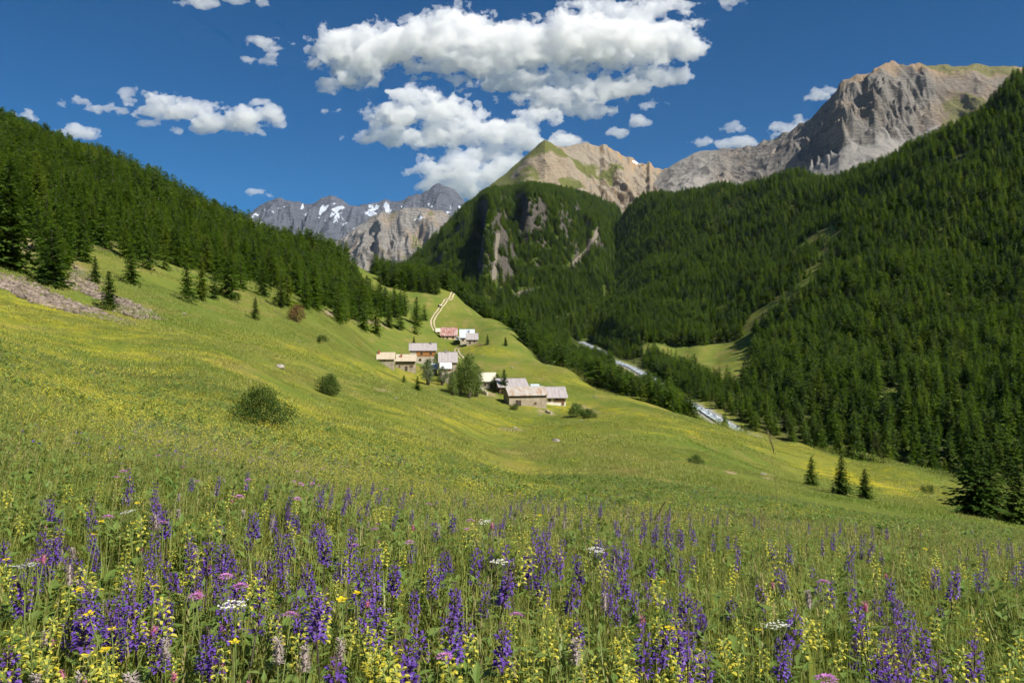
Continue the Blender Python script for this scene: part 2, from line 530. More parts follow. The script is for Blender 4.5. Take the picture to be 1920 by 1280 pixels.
GU, GV = pix(GX, np.maximum(GY, 0.5), GZ)
infront = GY > 0.3
fm = np.zeros(GX.shape)
sel = infront & (RR > 100) & (RR < 2600)
fm[sel] = forest_mask(GX[sel], GY[sel], GZ[sel])
rdist, _ = river_dist(GX, GY)
gravel = (1 - smooth(3.2, 6.5, rdist + 2.5 * pn(GX / 9, GY / 9, 2)))
_en = 0.5 * pn(GX * 0.35, GY * 0.35, 5.5)
dirt = np.zeros(GX.shape)
def ell(u0, v0, ru, rv, slope=0.0, soft=0.35, dmin=0, dmax=9999):
    a = (GU - u0) / ru; b = (GV - v0 - slope * (GU - u0)) / rv
    w = 1 - smooth(1 - soft, 1 + soft, np.sqrt(a * a + b * b) + _en)
    return w * (GY > dmin) * (GY < dmax)
for (u0, v0, ru, rv, s) in [(470,654,26,6,0.2),(1440,893,16,5,0.2),(1370,885,10,3,0.15),(625,590,22,5,.3),(700,604,30,3,.35),(735,585,20,3,.4),
                            (130,500,60,14,.5),(960,805,22,3,0.05),(1040,829,26,3,.05),(1120,852,20,4,.1),(1185,857,20,3,.2),(870,562,10,3,.6),(895,548,12,12,1.),(60,470,30,22,.6),
                            (1020,560,14,10,1.),(735,730,30,3,-.02),(600,832,8,30,0),(1100,768,26,5,.3),(1025,772,18,4,.2),(912,738,22,4,.2)]:
    dirt = np.maximum(dirt, ell(u0, v0, ru, rv, s, dmin=28))
yel = np.zeros(GX.shape)
for (u0, v0, ru, rv, s, k) in [(150,800,330,90,0.05,1.0),(90,590,190,26,.18,.9),(150,650,330,50,.12,.55),(700,845,170,24,.1,.9),(800,870,240,24,.1,.6),(560,660,160,14,.25,.7),
                               (760,705,120,12,.1,.8),(560,800,140,50,.3,.55),(1180,735,160,16,.2,.8),(1230,795,280,18,.17,.9),(900,790,220,20,.12,.6),(1650,905,150,16,.22,1.1),(1560,850,160,16,.27,.8),(900,655,60,8,.1,.7)]:
    yel = np.maximum(yel, k * ell(u0, v0, ru, rv, s, 0.7))
V = np.stack([GX, GY, GZ], -1).reshape(-1, 3)
def meadow_material():
    t = NT('meadow_turf')
    co = t.coord()
    n1 = t.noise(co, 0.035, 5, 0.6)
    n2 = t.noise(co, 0.35, 5, 0.65)
    n3 = t.noise(co, 3.0, 4, 0.7)
    n4 = t.noise(t.mapped(co, (1, 0.35, 1), (0, 0, R(35))), 0.12, 4, 0.6)
    c = t.mix(t.ramp(n1, 0.35, 0.65), (0.160, 0.172, 0.030), (0.100, 0.145, 0.022))
    c = t.mix(t.ramp(n4, 0.48, 0.72), c, (0.215, 0.180, 0.055))
    c = t.mix(t.math('MULTIPLY', t.ramp(n2, 0.45, 0.75), 0.7), c, (0.070, 0.110, 0.013))
    c = t.mix(t.math('MULTIPLY', t.ramp(n3, 0.5, 0.8), 0.5), c, (0.185, 0.190, 0.050))
    yl = t.math('MULTIPLY', t.attr('yellow'), t.ramp(t.math('ADD', t.math('MULTIPLY', n2, 0.6), t.math('MULTIPLY', n3, 0.4)), 0.42, 0.62))
    c = t.mix(yl, c, (0.40, 0.34, 0.015))
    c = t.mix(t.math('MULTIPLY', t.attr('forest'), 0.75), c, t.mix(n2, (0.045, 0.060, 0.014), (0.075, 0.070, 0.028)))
    dm = t.math('MULTIPLY', t.attr('dirt'), t.ramp(n2, 0.30, 0.55))
    c = t.mix(dm, c, t.mix(n3, (0.36, 0.27, 0.16), (0.27, 0.20, 0.13)))
    gm = t.math('MULTIPLY', t.attr('gravel'), t.ramp(n3, 0.20, 0.45))
    c = t.mix(gm, c, t.mix(n2, (0.34, 0.33, 0.30), (0.22, 0.21, 0.19)))
    hb = t.math('ADD', t.math('MULTIPLY', n2, 1.0), t.math('MULTIPLY', n3, 0.35))
    return t.done(t.bsdf(c, 0.95, 0.1, hb, 0.8, 0.5))

gme = mesh_of('ground', V, faces, meadow_material(), True)
fattr(gme, 'forest', fm); fattr(gme, 'dirt', dirt); fattr(gme, 'yellow', yel); fattr(gme, 'gravel', gravel)
tag(obj('ground', gme), 'flowering alpine meadow and valley slopes', 'ground', kind='structure')

# ------------------------------------------------------------------ stream
def ribbon(pts, half, dz=0.0, sub=1):
    """strip that follows a line of world points; half = half width"""
    pts = np.array(pts, float)
    tn = np.gradient(pts[:, :2], axis=0)
    tn /= np.linalg.norm(tn, axis=1)[:, None] + 1e-9
    nn = np.c_[-tn[:, 1], tn[:, 0]]
    k = 2 * sub + 1
    v = []
    for j in np.linspace(1, -1, k):
        p = pts[:, :2] + nn * (half * j)[:, None]
        v.append(p)
    return np.stack(v, 1)

def resample(pts, step):
    pts = np.array(pts, float)
    s = np.r_[0, np.cumsum(np.linalg.norm(np.diff(pts[:, :2], axis=0), axis=1))]
    q = np.arange(0, s[-1], step)
    out = np.stack([np.interp(q, s, pts[:, i]) for i in range(pts.shape[1])], 1)
    for _ in range(4):
        out[1:-1] = (out[:-2] + 2 * out[1:-1] + out[2:]) / 4
    return out

def strip_faces(n, k):
    i = np.arange(n * k).reshape(n, k)
    return np.stack([i[:-1, :-1], i[1:, :-1], i[1:, 1:], i[:-1, 1:]], -1).reshape(-1, 4)

rp = resample(RIV[::-1], 2.5)
hw = 2.7 + 1.4 * pn(rp[:, 1] / 28, 0.5, 0.2)
rv = ribbon(rp, hw, sub=5)
zw = np.repeat((rp[:, 2] + 0.05)[:, None], rv.shape[1], 1)
zw = zw + 0.22 * fbm(rv[..., 0] / 2.6, rv[..., 1] / 2.6, 3, 3) * 1.2
rme = mesh_of('river', np.concatenate([rv, zw[..., None]], -1).reshape(-1, 3), strip_faces(*rv.shape[:2]), None, True)
t = NT('white_water')
co = t.coord()
foam = t.ramp(t.noise(t.mapped(co, (1, 0.5, 1)), 0.7, 5, 0.7, 0.6), 0.42, 0.60)
nz = t.noise(co, 2.5, 3)
c = t.mix(foam, (0.15, 0.20, 0.22), (0.52, 0.55, 0.57))
rme.materials.append(t.done(t.bsdf(c, t.math('ADD', t.math('MULTIPLY', foam, 0.5), 0.1), 0.5, nz, 0.5, 0.3)))
tag(obj('river', rme), 'white foaming mountain stream on the valley floor', 'river', kind='structure')

# ================================================================== MOUNTAINS
def interp_pts(pts, u, k):
    p = np.array(pts, float)
    return np.interp(u, p[:, 0], p[:, k])

def mountain(name, ridge, base, nu, nt, prof, relief, jag, back=0.5):
    ru = [p[0] for p in ridge]
    us = np.linspace(ru[0], ru[-1], nu)
    ts = np.concatenate([np.linspace(0, 1, nt), np.linspace(1, 1 + back, nt // 5)[1:]])
    U, T = np.meshgrid(us, ts, indexing='ij')
    vr, dr = interp_pts(ridge, U, 1), interp_pts(ridge, U, 2)
    vb, db = interp_pts(base, U, 1), interp_pts(base, U, 2)
    zr, zb = (CY - vr) / F * dr, (CY - vb) / F * db
    D = db + (dr - db) * T
    Z = zb + (zr - zb) * np.where(T <= 1, prof(np.minimum(T, 1), U), 1 - (T - 1) * 1.1)
    X = (U - CX) / F * D
    Z = Z + relief(X, D, U, T)
    lim = zr * D / dr - 0.06 * (zr - zb) * np.clip(1 - T, 0, 1) ** 0.5    # nothing in front stands higher than the crest
    Z = np.where(T < 1, np.minimum(Z, lim + 0.15 * (Z - lim)), Z)
    jg = np.exp(-((T - 1) / 0.10) ** 2)
    Z = Z + jg * jag(X, D, U)
    v = np.stack([X, D, Z], -1).reshape(-1, 3)
    n, k = U.shape
    i = np.arange(n * k).reshape(n, k)
    f = np.stack([i[:-1, :-1], i[1:, :-1], i[1:, 1:], i[:-1, 1:]], -1).reshape(-1, 4)
    me = mesh_of(name, v, f, None, True)
    nrm = np.empty(len(v) * 3, np.float32)
    me.vertices.foreach_get('normal', nrm)
    nrm = nrm.reshape(n, k, 3)
    return me, X, D, Z, U, T, nrm

def rock_material(name, rockA, rockB, scree, grassA, grassB, snow=(0.80, 0.83, 0.88), sc_=0.01, bumpd=8.0, strata=0.0):
    t = NT(name)
    co = t.coord()
    n1 = t.noise(co, sc_, 6, 0.65)
    n2 = t.noise(co, sc_ * 7, 6, 0.7)
    n3 = t.noise(t.mapped(co, (1, 1, 4.0), (R(12), R(-18), 0)), sc_ * 3, 5, 0.65, 0.6)
    c = t.mix(t.ramp(n1, 0.35, 0.65), rockA, rockB)
    c = t.mix(t.math('MULTIPLY', t.ramp(n3, 0.45, 0.62), 0.55), c, tuple(x * 0.55 for x in rockA))
    c = t.mix(t.math('MULTIPLY', t.ramp(n2, 0.5, 0.75), 0.6), c, tuple(min(1, x * 1.35) for x in rockB))
    n4 = t.noise(co, sc_ * 40, 4, 0.7)
    c = t.mix(t.math('MULTIPLY', t.ramp(n4, 0.5, 0.72), 0.5), c, tuple(x * 0.5 for x in rockA))
    bd = t.n('ShaderNodeTexWave', wave_type='BANDS', bands_direction='Z')
    t.l(t.mapped(co, (1, 1, 1), (R(14), R(-10), 0)), bd.inputs[0])
    bd.inputs['Scale'].default_value = sc_ * 2.2
    bd.inputs['Distortion'].default_value = 6
    bd.inputs['Detail'].default_value = 4
    c = t.mix(t.math('MULTIPLY', t.ramp(bd.outputs[1], 0.55, 0.9), 0.35), c, tuple(min(1, x * 1.3) for x in rockB))
    tint = t.attr('tint')
    c = t.mix(tint, c, t.mix(n2, (0.40, 0.27, 0.15), (0.30, 0.21, 0.12)))
    def masked(a, lo, hi):
        return t.ramp(t.math('ADD', t.attr(a), t.math('MULTIPLY', t.math('SUBTRACT', n2, 0.5), 0.9)), lo, hi)
    c = t.mix(masked('scree', 0.38, 0.62), c, t.mix(n2, scree, tuple(x * 0.78 for x in scree)))
    c = t.mix(masked('grass', 0.38, 0.62), c, t.mix(n2, grassA, grassB))
    c = t.mix(masked('snow', 0.46, 0.54), c, snow)
    hb = t.math('ADD', t.math('ADD', n2, t.math('MULTIPLY', n3, 0.6)), t.math('MULTIPLY', n4, 0.22))
    return t.done(t.bsdf(c, 0.95, 0.1, hb, 0.9, bumpd))

def put(name, me, attrs, mat, label):
    for k in ('rock', 'tint', 'scree', 'grass', 'snow'):
        fattr(me, k, attrs.get(k, np.zeros(len(me.vertices))))
    me.materials.append(mat)
    return tag(obj(name, me), label, 'mountain', kind='structure')

# ---- C: wooded crag in the middle
RC = [(690,545,1350),(740,508,1450),(770,490,1500),(800,462,1600),(840,420,1700),(875,386,1800),(900,366,1850),(930,357,1900),(990,350,1900),(1040,353,1950),
      (1080,361,2000),(1120,373,2050),(1165,394,2080),(1200,405,2100),(1270,412,2100),(1330,430,2100)]
BC = [(690,640,800),(760,640,820),(900,640,850),(1000,640,880),(1100,640,900),(1200,600,1000),(1330,560,1200)]
def profC(T, U): return 0.25 * T + 0.75 * T ** 0.92
def reliefC(X, D, U, T):
    env = np.sin(np.pi * np.clip(T, 0, 1)) ** 0.7 * (T < 1) + 0.0
    uu = U + 16 * fbm(X / 160, D / 220, 2.0, 3)
    rib = 0
    for (c, wl, wr, a, t0, t1) in [(868,12,40,22,.55,.95),(915,10,40,72,.22,.92),(1000,20,60,92,.38,.92),(1050,12,50,22,.35,.8),(1110,12,50,20,.2,.8),(1180,14,60,18,.2,.8),(830,10,40,14,.3,.9)]:
        shape = np.where(uu < c, np.exp(-((c - uu) / wl) ** 2), np.exp(-((uu - c) / wr) ** 2))
        rib = rib + a * shape * smooth(t0 - .12, t0 + .1, T) * (1 - smooth(t1 - .15, t1 + .03, T))
    n = 18 * ridged(X / 120, D / 320, 1.0, 5) + 14 * fbm(X / 70, D / 90, 4.0, 4)
    return rib + (n - 26) * env
me, X, D, Z, U, T, N = mountain('crag', RC, BC, 420, 200, profC, reliefC, lambda X, D, U: 7 * fbm(X / 60, D / 60, 3, 4))
steepC = 1 - smooth(0.52, 0.70, N[..., 2])
gulC = np.zeros(U.shape)
UVv = CY - F * Z / D
for (u0, v0, u1, v1, w) in [(934,440,926,520,5),(1166,390,1172,412,7),(1122,430,1108,462,6),(1108,462,1075,498,7),(1000,545,970,552,7)]:
    dx, dy = u1 - u0, v1 - v0
    tt = np.clip(((U - u0) * dx + (UVv - v0) * dy) / (dx*dx + dy*dy), 0, 1)
    dd = np.hypot(U - u0 - tt * dx, UVv - v0 - tt * dy)
    gulC = np.maximum(gulC, 1 - smooth(w * .35, w * 1.0, dd + 4 * pn(X / 22, D / 22, 1)))
put('crag', me, dict(grass=np.clip(0.85 - 1.1 * steepC - gulC, 0, 1), scree=gulC),
    rock_material('crag_rock', (0.075,0.068,0.058), (0.115,0.10,0.082), (0.25,0.215,0.165), (0.055,0.085,0.014), (0.095,0.115,0.022), sc_=0.02, bumpd=6),  # rock tones darkened: shadow on the cliffs is put into the colour
    'steep wooded crag with dark cliffs in the middle of the valley')
CRAG = dict(X=X, D=D, Z=Z, U=U, T=T, N=N, gul=gulC, V=UVv)

# ---- D: green and brown peak behind the crag
RD = [(850,410,2900),(880,378,2950),(920,347,3000),(950,323,3100),(985,292,3200),(1005,276,3200),(1016,266,3200),(1022,263,3200),(1032,267,3220),(1045,275,3280),(1062,275,3350),(1095,268,3400),
      (1110,270,3400),(1124,275,3400),(1132,271,3400),(1142,278,3400),(1160,287,3400),(1185,297,3400),(1200,303,3400),(1212,306,3400),(1218,301,3400),(1225,309,3400),(1250,317,3400),(1300,334,3400)]
BD = [(850,470,2150),(950,430,2150),(1060,440,2200),(1200,450,2300),(1300,450,2400)]
def reliefD(X, D, U, T):
    env = np.sin(np.pi * np.clip(T, 0, 1)) ** 0.6 * (T < 1)
    uu = U + 8 * fbm(X / 200, D / 260, 2.0, 3)
    c = 1022 + (1 - T) * 100
    rib = 95 * np.where(uu < c, np.exp(-((c - uu) / 46) ** 2), np.exp(-((uu - c) / 22) ** 2)) * smooth(.35, .75, T) * (1 - smooth(.90, 1.0, T))
    c2 = 1000 - (1 - T) * 30
    rib = rib + 50 * np.exp(-((uu - c2) / 20) ** 2) * smooth(.2, .5, T) * (1 - smooth(.7, .95, T))
    n = 46 * ridged(X / 200 + D / 700, D / 900, 1.0, 5) + 20 * fbm(X / 80, D / 110, 4.0, 4)
    right = smooth(1040, 1140, U)
    return rib * .6 + (n - 60) * env * (0.35 + 0.75 * right)
def jagD(X, D, U):
    k = smooth(1090, 1180, U)
    return (6 + 16 * k) * fbm(X / 45, D / 60, 3, 5) + 10 * k * np.maximum(ridged(X / 60, 0.3, 5, 3) - .9, 0)
me, X, D, Z, U, T, N = mountain('peak', RD, BD, 380, 170, lambda T, U: T ** 1.06, reliefD, jagD)
Vv = CY - F * Z / D
st = 1 - smooth(0.50, 0.72, N[..., 2])
left = 1 - smooth(1015, 1075, U - 0.25 * (Vv - 290))
crest = smooth(.86, .97, T) * smooth(1080, 1130, U)
slab = np.exp(-(((U - 1035) / 26) ** 2 + ((Vv - 320 - .4 * (U - 1035)) / 12) ** 2) * 1.2)
patch = fbm(X / 190, D / 230, 8, 4)
grass = np.clip(left * 1.25 + (patch + 0.06) * 1.9 * (1 - crest) - st * .5 - slab * 1.5 - crest, 0, 1)
tint = np.clip(crest * 1.0 + smooth(.0, .5, patch + .25) * smooth(1080, 1160, U) * .55, 0, 1)
snowD = np.exp(-(((U - 1192) / 9) ** 2 + ((Vv - 305 - .45 * (U - 1192)) / 2.6) ** 2))
put('peak', me, dict(grass=grass, tint=tint, scree=np.clip(.62 - st - left + slab * .3 + .2 * patch, 0, 1), snow=snowD),
    rock_material('peak_rock', (0.24,0.19,0.13), (0.33,0.265,0.185), (0.33,0.28,0.21), (0.105,0.125,0.028), (0.155,0.15,0.045), sc_=0.012, bumpd=10),
    'pointed grassy peak with brown scree and an orange crest')

# ---- E: grey cliffs on the right
RE = [(1205,345,3300),(1235,326,3300),(1250,317,3300),(1275,301,3300),(1300,288,3300),(1330,281,3300),(1370,279,3300),(1400,276,3200),(1425,268,3150),(1450,259,3100),(1470,250,3050),(1490,241,3000),
      (1508,232,2950),(1522,220,2900),(1535,207,2880),(1545,195,2850),(1555,184,2830),(1566,172,2800),(1574,155,2800),(1582,146,2800),(1600,141,2800),(1622,138,2800),(1640,130,2800),(1650,122,2830),(1668,119,2850),
      (1700,121,2900),(1730,120,2900),(1760,123,2900),(1800,122,2900),(1830,121,2900),(1860,124,2900),(1890,124,2900),(1960,130,2900),(2150,150,2900)]
BE = [(1205,470,2000),(1400,420,2000),(1600,380,2000),(1800,350,2000),(2150,330,2000)]
def profE(T, U):
    w = np.clip(smooth(1260, 1500, U) - smooth(1720, 1860, U), 0, 1)
    steep = np.where(T < .66, T * .74, .66 * .74 + (1 - .66 * .74) * (np.maximum(T - .66, 0) / .34) ** 0.85)
    return T ** 1.05 * (1 - w) + steep * w
def reliefE(X, D, U, T):
    env = np.sin(np.pi * np.clip(T, 0, 1)) ** 0.6 * (T < 1)
    w = np.clip(smooth(1400, 1570, U) - smooth(1700, 1780, U), 0, 1)
    hi = smooth(.56, .72, T + .06 * fbm(X / 90, D / 90, 12, 3))
    wx = X + 60 * fbm(X / 200, D / 200, 6, 3)
    cliff = 62 * ridged(wx / 150, D / 420, 1.0, 5) + 34 * ridged(wx / 46, D / 120, 3.0, 5) + 10 * fbm(X / 18, D / 18, 8, 3)
    soft = 34 * ridged(wx / 200, D / 700, 1.0, 5) + 20 * fbm(X / 80, D / 120, 4.0, 4) - 22
    rib = 0
    for (c, wl, wr, a) in [(1640,22,16,70),(1690,26,22,90),(1582,20,26,25),(1735,12,40,50)]:
        cc = c + (1 - T) * 26
        rib = rib + a * np.where(U < cc, np.exp(-((cc - U) / wl) ** 2), np.exp(-((U - cc) / wr) ** 2))
    fade = 1 - smooth(.93, 1.0, T)
    return env * ((cliff - 54 + .5 * rib) * w * hi * fade + soft * (1 - w * hi) * (1 - .55 * smooth(1420, 1520, U) * (1 - smooth(1720, 1800, U))) - 20)
def jagE(X, D, U):
    k = smooth(1290, 1420, U) * (1 - smooth(1700, 1760, U) * .6)
    return (5 + 13 * k) * fbm(X / 50, D / 60, 3, 5)
me, X, D, Z, U, T, N = mountain('rock_mountain', RE, BE, 560, 220, profE, reliefE, jagE)
Vv = CY - F * Z / D
st = 1 - smooth(0.45, 0.68, N[..., 2])
top = smooth(1690, 1760, U - .5 * (Vv - 150)) 
patch = fbm(X / 170, D / 190, 8, 4)
low = 1 - smooth(.56, .70, T + .10 * fbm(X / 110, D / 200, 3, 3))
scree = np.clip(low * 1.0 - st * .4 - top * .4, 0, 1) + .6 * (1 - smooth(1300, 1420, U))
grass = np.clip(top * (.38 + patch * 1.5) - st * .4 + np.exp(-(((U - 1490) / 34) ** 2 + ((Vv - 300) / 22) ** 2)) * (.25 + patch), 0, 1)
tint = np.clip(top * .35 + smooth(.90, .98, T) * .6 * smooth(1540, 1600, U) + patch * .5, 0, .8)
put('rock_mountain', me, dict(grass=grass, tint=tint, scree=np.clip(scree, 0, 1)),
    rock_material('grey_rock', (0.145,0.132,0.118), (0.225,0.205,0.178), (0.31,0.29,0.26), (0.15,0.15,0.055), (0.20,0.18,0.085), sc_=0.012, bumpd=10),
    'grey rocky mountain with cliffs above a pale scree slope')

# ---- F: distant range with snow, and the pale foothill before it
RF = [(430,420,8000),(470,396,8000),(490,385,8000),(512,374,8000),(522,371,8000),(540,374,8000),(555,381,8000),(575,385,8000),(590,381,8000),(606,372,8000),(620,366,8000),(632,369,8000),(648,379,8000),(662,383,8000),(690,386,8000),
      (720,378,8000),(730,380,8000),(748,374,8000),(766,366,8000),(790,366,8000),(800,357,8000),(812,348,8000),(825,344,8000),(838,349,8000),(852,357,8000),(864,370,8000),(880,388,8000),(930,420,8000)]
BF = [(430,520,6400),(930,520,6400)]
def reliefF(X, D, U, T):
    env = np.sin(np.pi * np.clip(T, 0, 1)) ** 0.7 * (T < 1)
    wx = X + 120 * fbm(X / 500, D / 500, 6, 3)
    return env * (190 * ridged(wx / 420, D / 1500, 1.0, 6) + 70 * fbm(X / 160, D / 220, 4, 4) - 210)
me, X, D, Z, U, T, N = mountain('snowy_range', RF, BF, 400, 150, lambda T, U: T ** 1.25, reliefF, lambda X, D, U: 45 * fbm(X / 170, D / 170, 3, 5))
wx = X + 120 * fbm(X / 500, D / 500, 6, 3)
gully = 1 - np.clip(ridged(wx / 420, D / 1500, 1.0, 4) / 1.2, 0, 1)
fine = 1 - np.clip(ridged(wx / 170 + 5, D / 420, 2.0, 3), 0, 1.2)
Vv = CY - F * Z / D
snow = np.clip(-.02 + 0.30 * gully + .50 * fine + .75 * fbm(X / 120, D / 150, 9, 4), 0, 1) * smooth(372, 388, Vv) * (1 - smooth(425, 450, Vv))
put('snowy_range', me, dict(snow=snow),
    rock_material('slate_rock', (0.080,0.088,0.112), (0.125,0.132,0.155), (0.2,0.19,0.18), (0.1,0.1,0.05), (0.1,0.1,0.05), snow=(0.56,0.61,0.70), sc_=0.004, bumpd=30),
    'distant dark slate range streaked with snow')
RG = [(560,500,6000),(600,476,6000),(632,450,6000),(660,432,6000),(690,410,6000),(712,400,6000),(740,396,6000),(772,389,6000),(800,391,6000),(830,398,6000),(870,415,6000),(920,450,6000)]
BG = [(560,520,5200),(700,540,5000),(920,540,5000)]
def reliefG(X, D, U, T):
    env = np.sin(np.pi * np.clip(T, 0, 1)) ** 0.6 * (T < 1)
    wx = X + 90 * fbm(X / 300, D / 300, 6, 3)
    return env * (130 * ridged(wx / 240 + D / 1400, D / 1200, 1.7, 6) + 40 * fbm(X / 100, D / 130, 4, 4) - 150)
me, X, D, Z, U, T, N = mountain('pale_foothill', RG, BG, 280, 130, lambda T, U: T, reliefG, lambda X, D, U: 22 * fbm(X / 120, D / 120, 3, 5))
Vv = CY - F * Z / D
patch = fbm(X / 260, D / 300, 8, 4)
snowG = np.exp(-(((U - 775) / 22) ** 2 + ((Vv - 412 + .3 * (U - 775)) / 8) ** 2)) + .8 * np.exp(-(((U - 690) / 12) ** 2 + ((Vv - 448 + .3 * (U - 690)) / 3) ** 2))
st = 1 - smooth(0.5, 0.7, N[..., 2])
put('pale_foothill', me, dict(snow=snowG * (.7 + patch), grass=np.clip((smooth(440, 480, Vv) * .45 + patch * 1.2) * (1 - st), 0, 1), tint=np.clip(patch, 0, .5)),
    rock_material('pale_rock', (0.19,0.175,0.16), (0.27,0.25,0.22), (0.26,0.24,0.21), (0.13,0.14,0.05), (0.17,0.16,0.07), sc_=0.005, bumpd=25),
    'pale furrowed rock ridge in front of the snowy range')

# ================================================================== CLOUDS
def surface_nets(G):
    nx, ny, nz = G.shape
    S = G > 0
    acc = np.zeros((nx-1, ny-1, nz-1, 3), np.float32)
    cnt = np.zeros((nx-1, ny-1, nz-1), np.float32)
    full = [slice(0, n - 1) for n in (nx, ny, nz)]
    for ax in range(3):
        o = [a for a in range(3) if a != ax]
        for i in (0, 1):
            for j in (0, 1):
                s0 = [None] * 3; s1 = [None] * 3
                n = (nx, ny, nz)
                off = {o[0]: i, o[1]: j}
                for a in range(3):
                    if a == ax:
                        s0[a] = slice(0, n[a] - 1); s1[a] = slice(1, n[a])
                    else:
                        s0[a] = s1[a] = slice(off[a], n[a] - 1 + off[a])
                a0, a1 = G[tuple(s0)], G[tuple(s1)]
                cr = (a0 > 0) != (a1 > 0)
                tt = np.where(cr, a0 / np.where(cr, a0 - a1, 1), 0)
                cnt += cr
                acc[..., ax] += np.where(cr, tt, 0)
                acc[..., o[0]] += cr * i
                acc[..., o[1]] += cr * j
    act = cnt > 0
    idx = np.full(act.shape, -1, np.int64)
    idx[act] = np.arange(act.sum())
    base = np.argwhere(act)
    verts = base + acc[act] / cnt[act][:, None]
    fs = []
    for ax in range(3):
        o = [(ax + 1) % 3, (ax + 2) % 3]
        s0 = [slice(1, n - 1) for n in (nx, ny, nz)]; s1 = list(s0)
        s0[ax] = slice(0, (nx, ny, nz)[ax] - 1); s1[ax] = slice(1, (nx, ny, nz)[ax])
        a0, a1 = S[tuple(s0)], S[tuple(s1)]
        e = np.argwhere(a0 != a1)
        if not len(e): continue
        flip = a0[tuple(e.T)]
        e = e + np.array([0 if a == ax else 1 for a in range(3)])
        q = []
        for (i, j) in ((-1, -1), (0, -1), (0, 0), (-1, 0)):
            c = e.copy(); c[:, o[0]] += i; c[:, o[1]] += j
            q.append(idx[tuple(c.T)])
        q = np.stack(q, 1)
        q[~flip] = q[~flip][:, ::-1]
        fs.append(q)
    return verts, np.concatenate(fs)

cm = bpy.data.materials.new('cloud_vapour')
cm.use_nodes = True
cm.node_tree.nodes.clear()
_o = cm.node_tree.nodes.new('ShaderNodeOutputMaterial')
_v = cm.node_tree.nodes.new('ShaderNodeVolumeScatter')
_v.inputs['Color'].default_value = (0.999, 0.999, 1.0, 1)
_v.inputs['Density'].default_value = 0.0052
_v.inputs['Anisotropy'].default_value = 0.0
cm.node_tree.links.new(_v.outputs[0], _o.inputs['Volume'])

def cloud(puffs, label, h=2.5, dist=13000.0, rough=0.95, seed=0.0, group=None, thr=0.30):
    P = np.array(puffs, float)
    m = 16
    u0, u1 = (P[:, 0] - P[:, 2]).min() - m, (P[:, 0] + P[:, 2]).max() + m
    v0, v1 = (P[:, 1] - P[:, 3]).min() - m, (P[:, 1] + P[:, 3]).max() + m
    wr = np.maximum(P[:, 3] * 0.95, 6)
    w1 = wr.max() + m
    us, vs, ws = np.arange(u0, u1, h), np.arange(v0, v1, h), np.arange(-w1, w1, h * 1.4)
    Ug, Vg, Wg = np.meshgrid(us, vs, ws, indexing='ij')
    a = fbm(Ug / 46 + seed, Vg / 34, Wg / 46, 2) * 16
    Uw, Vw = Ug + a, Vg + 0.6 * a
    Fld = np.full(Ug.shape, -1.0)
    for (cu, cv, ru, rv_), w in zip(P, wr):
        k = 1 - np.sqrt(((Uw - cu) / ru) ** 2 + ((Vw - cv) / rv_) ** 2 + (Wg / w) ** 2)
        Fld = np.maximum(Fld, k * min(1.0, rv_ / 26 + .35))
    near = Fld > -0.55
    nz = np.zeros(Ug.shape)
    q = (Ug[near], Vg[near], Wg[near])
    n1 = fbm(q[0] / 40 + seed, q[1] / 26, q[2] / 36, 6, 2.15, 0.68)
    nz[near] = n1
    G = Fld + rough * nz - thr * 0.25
    G[~near] = -1
    G[0] = G[-1] = -1; G[:, 0] = G[:, -1] = -1; G[:, :, 0] = G[:, :, -1] = -1
    vt, fc = surface_nets(G.astype(np.float32))
    k = dist / F
    c0 = np.array([(P[:, 0].mean() - CX) * k, dist, (CY - P[:, 1].mean()) * k])
    w = np.stack([(u0 + vt[:, 0] * h - CX) * k, dist + (-w1 + vt[:, 2] * h * 1.4) * k, (CY - v0 - vt[:, 1] * h) * k], 1) - c0
    me = mesh_of('cloud', w, fc, cm, False)
    return tag(obj('cloud', me, loc=c0), label, 'cloud', group)

cloud([(640,95,55,38),(690,88,60,40),(622,160,32,15),(668,138,45,26),(740,82,70,40),(800,78,80,42),(860,68,70,48),(930,82,90,45),(1000,85,90,45),(1080,75,90,52),(1150,70,90,52),(1220,75,90,45),(1282,88,42,24),
       (1180,26,100,22),(1262,10,48,16),(1095,8,40,9),(900,115,90,32),(820,118,70,20),(985,150,110,24),(1050,185,95,24),(1120,165,90,24),(1200,148,80,20),(1262,144,36,16),(868,148,40,9),(1100,205,65,14)],
      'huge bank of white cumulus cloud high above the valley', seed=2)
cloud([(782,186,50,24),(748,215,58,28),(830,208,80,26),(698,260,48,15),(760,255,70,22),(850,245,90,28),(930,248,80,28),(1005,222,55,18),(985,265,75,18),(1048,264,55,11),(862,298,70,18),(912,290,70,20),
       (830,322,55,24),(888,325,70,26),(940,312,50,20),(800,345,32,14),(868,352,60,24),(920,345,45,22)],
      'bulging white cumulus cloud rising behind the snowy range and crag', seed=9, dist=12500)
cloud([(238,172,20,11),(255,188,30,9),(300,198,55,20),(350,210,60,20),(400,226,60,20),(455,222,55,24),(470,240,45,12),(380,240,50,9),(480,192,30,9),(515,210,22,16),(285,232,22,7),(520,232,18,9)],
      'long white cloud drifting over the wooded slope on the left', h=2.2, seed=4)
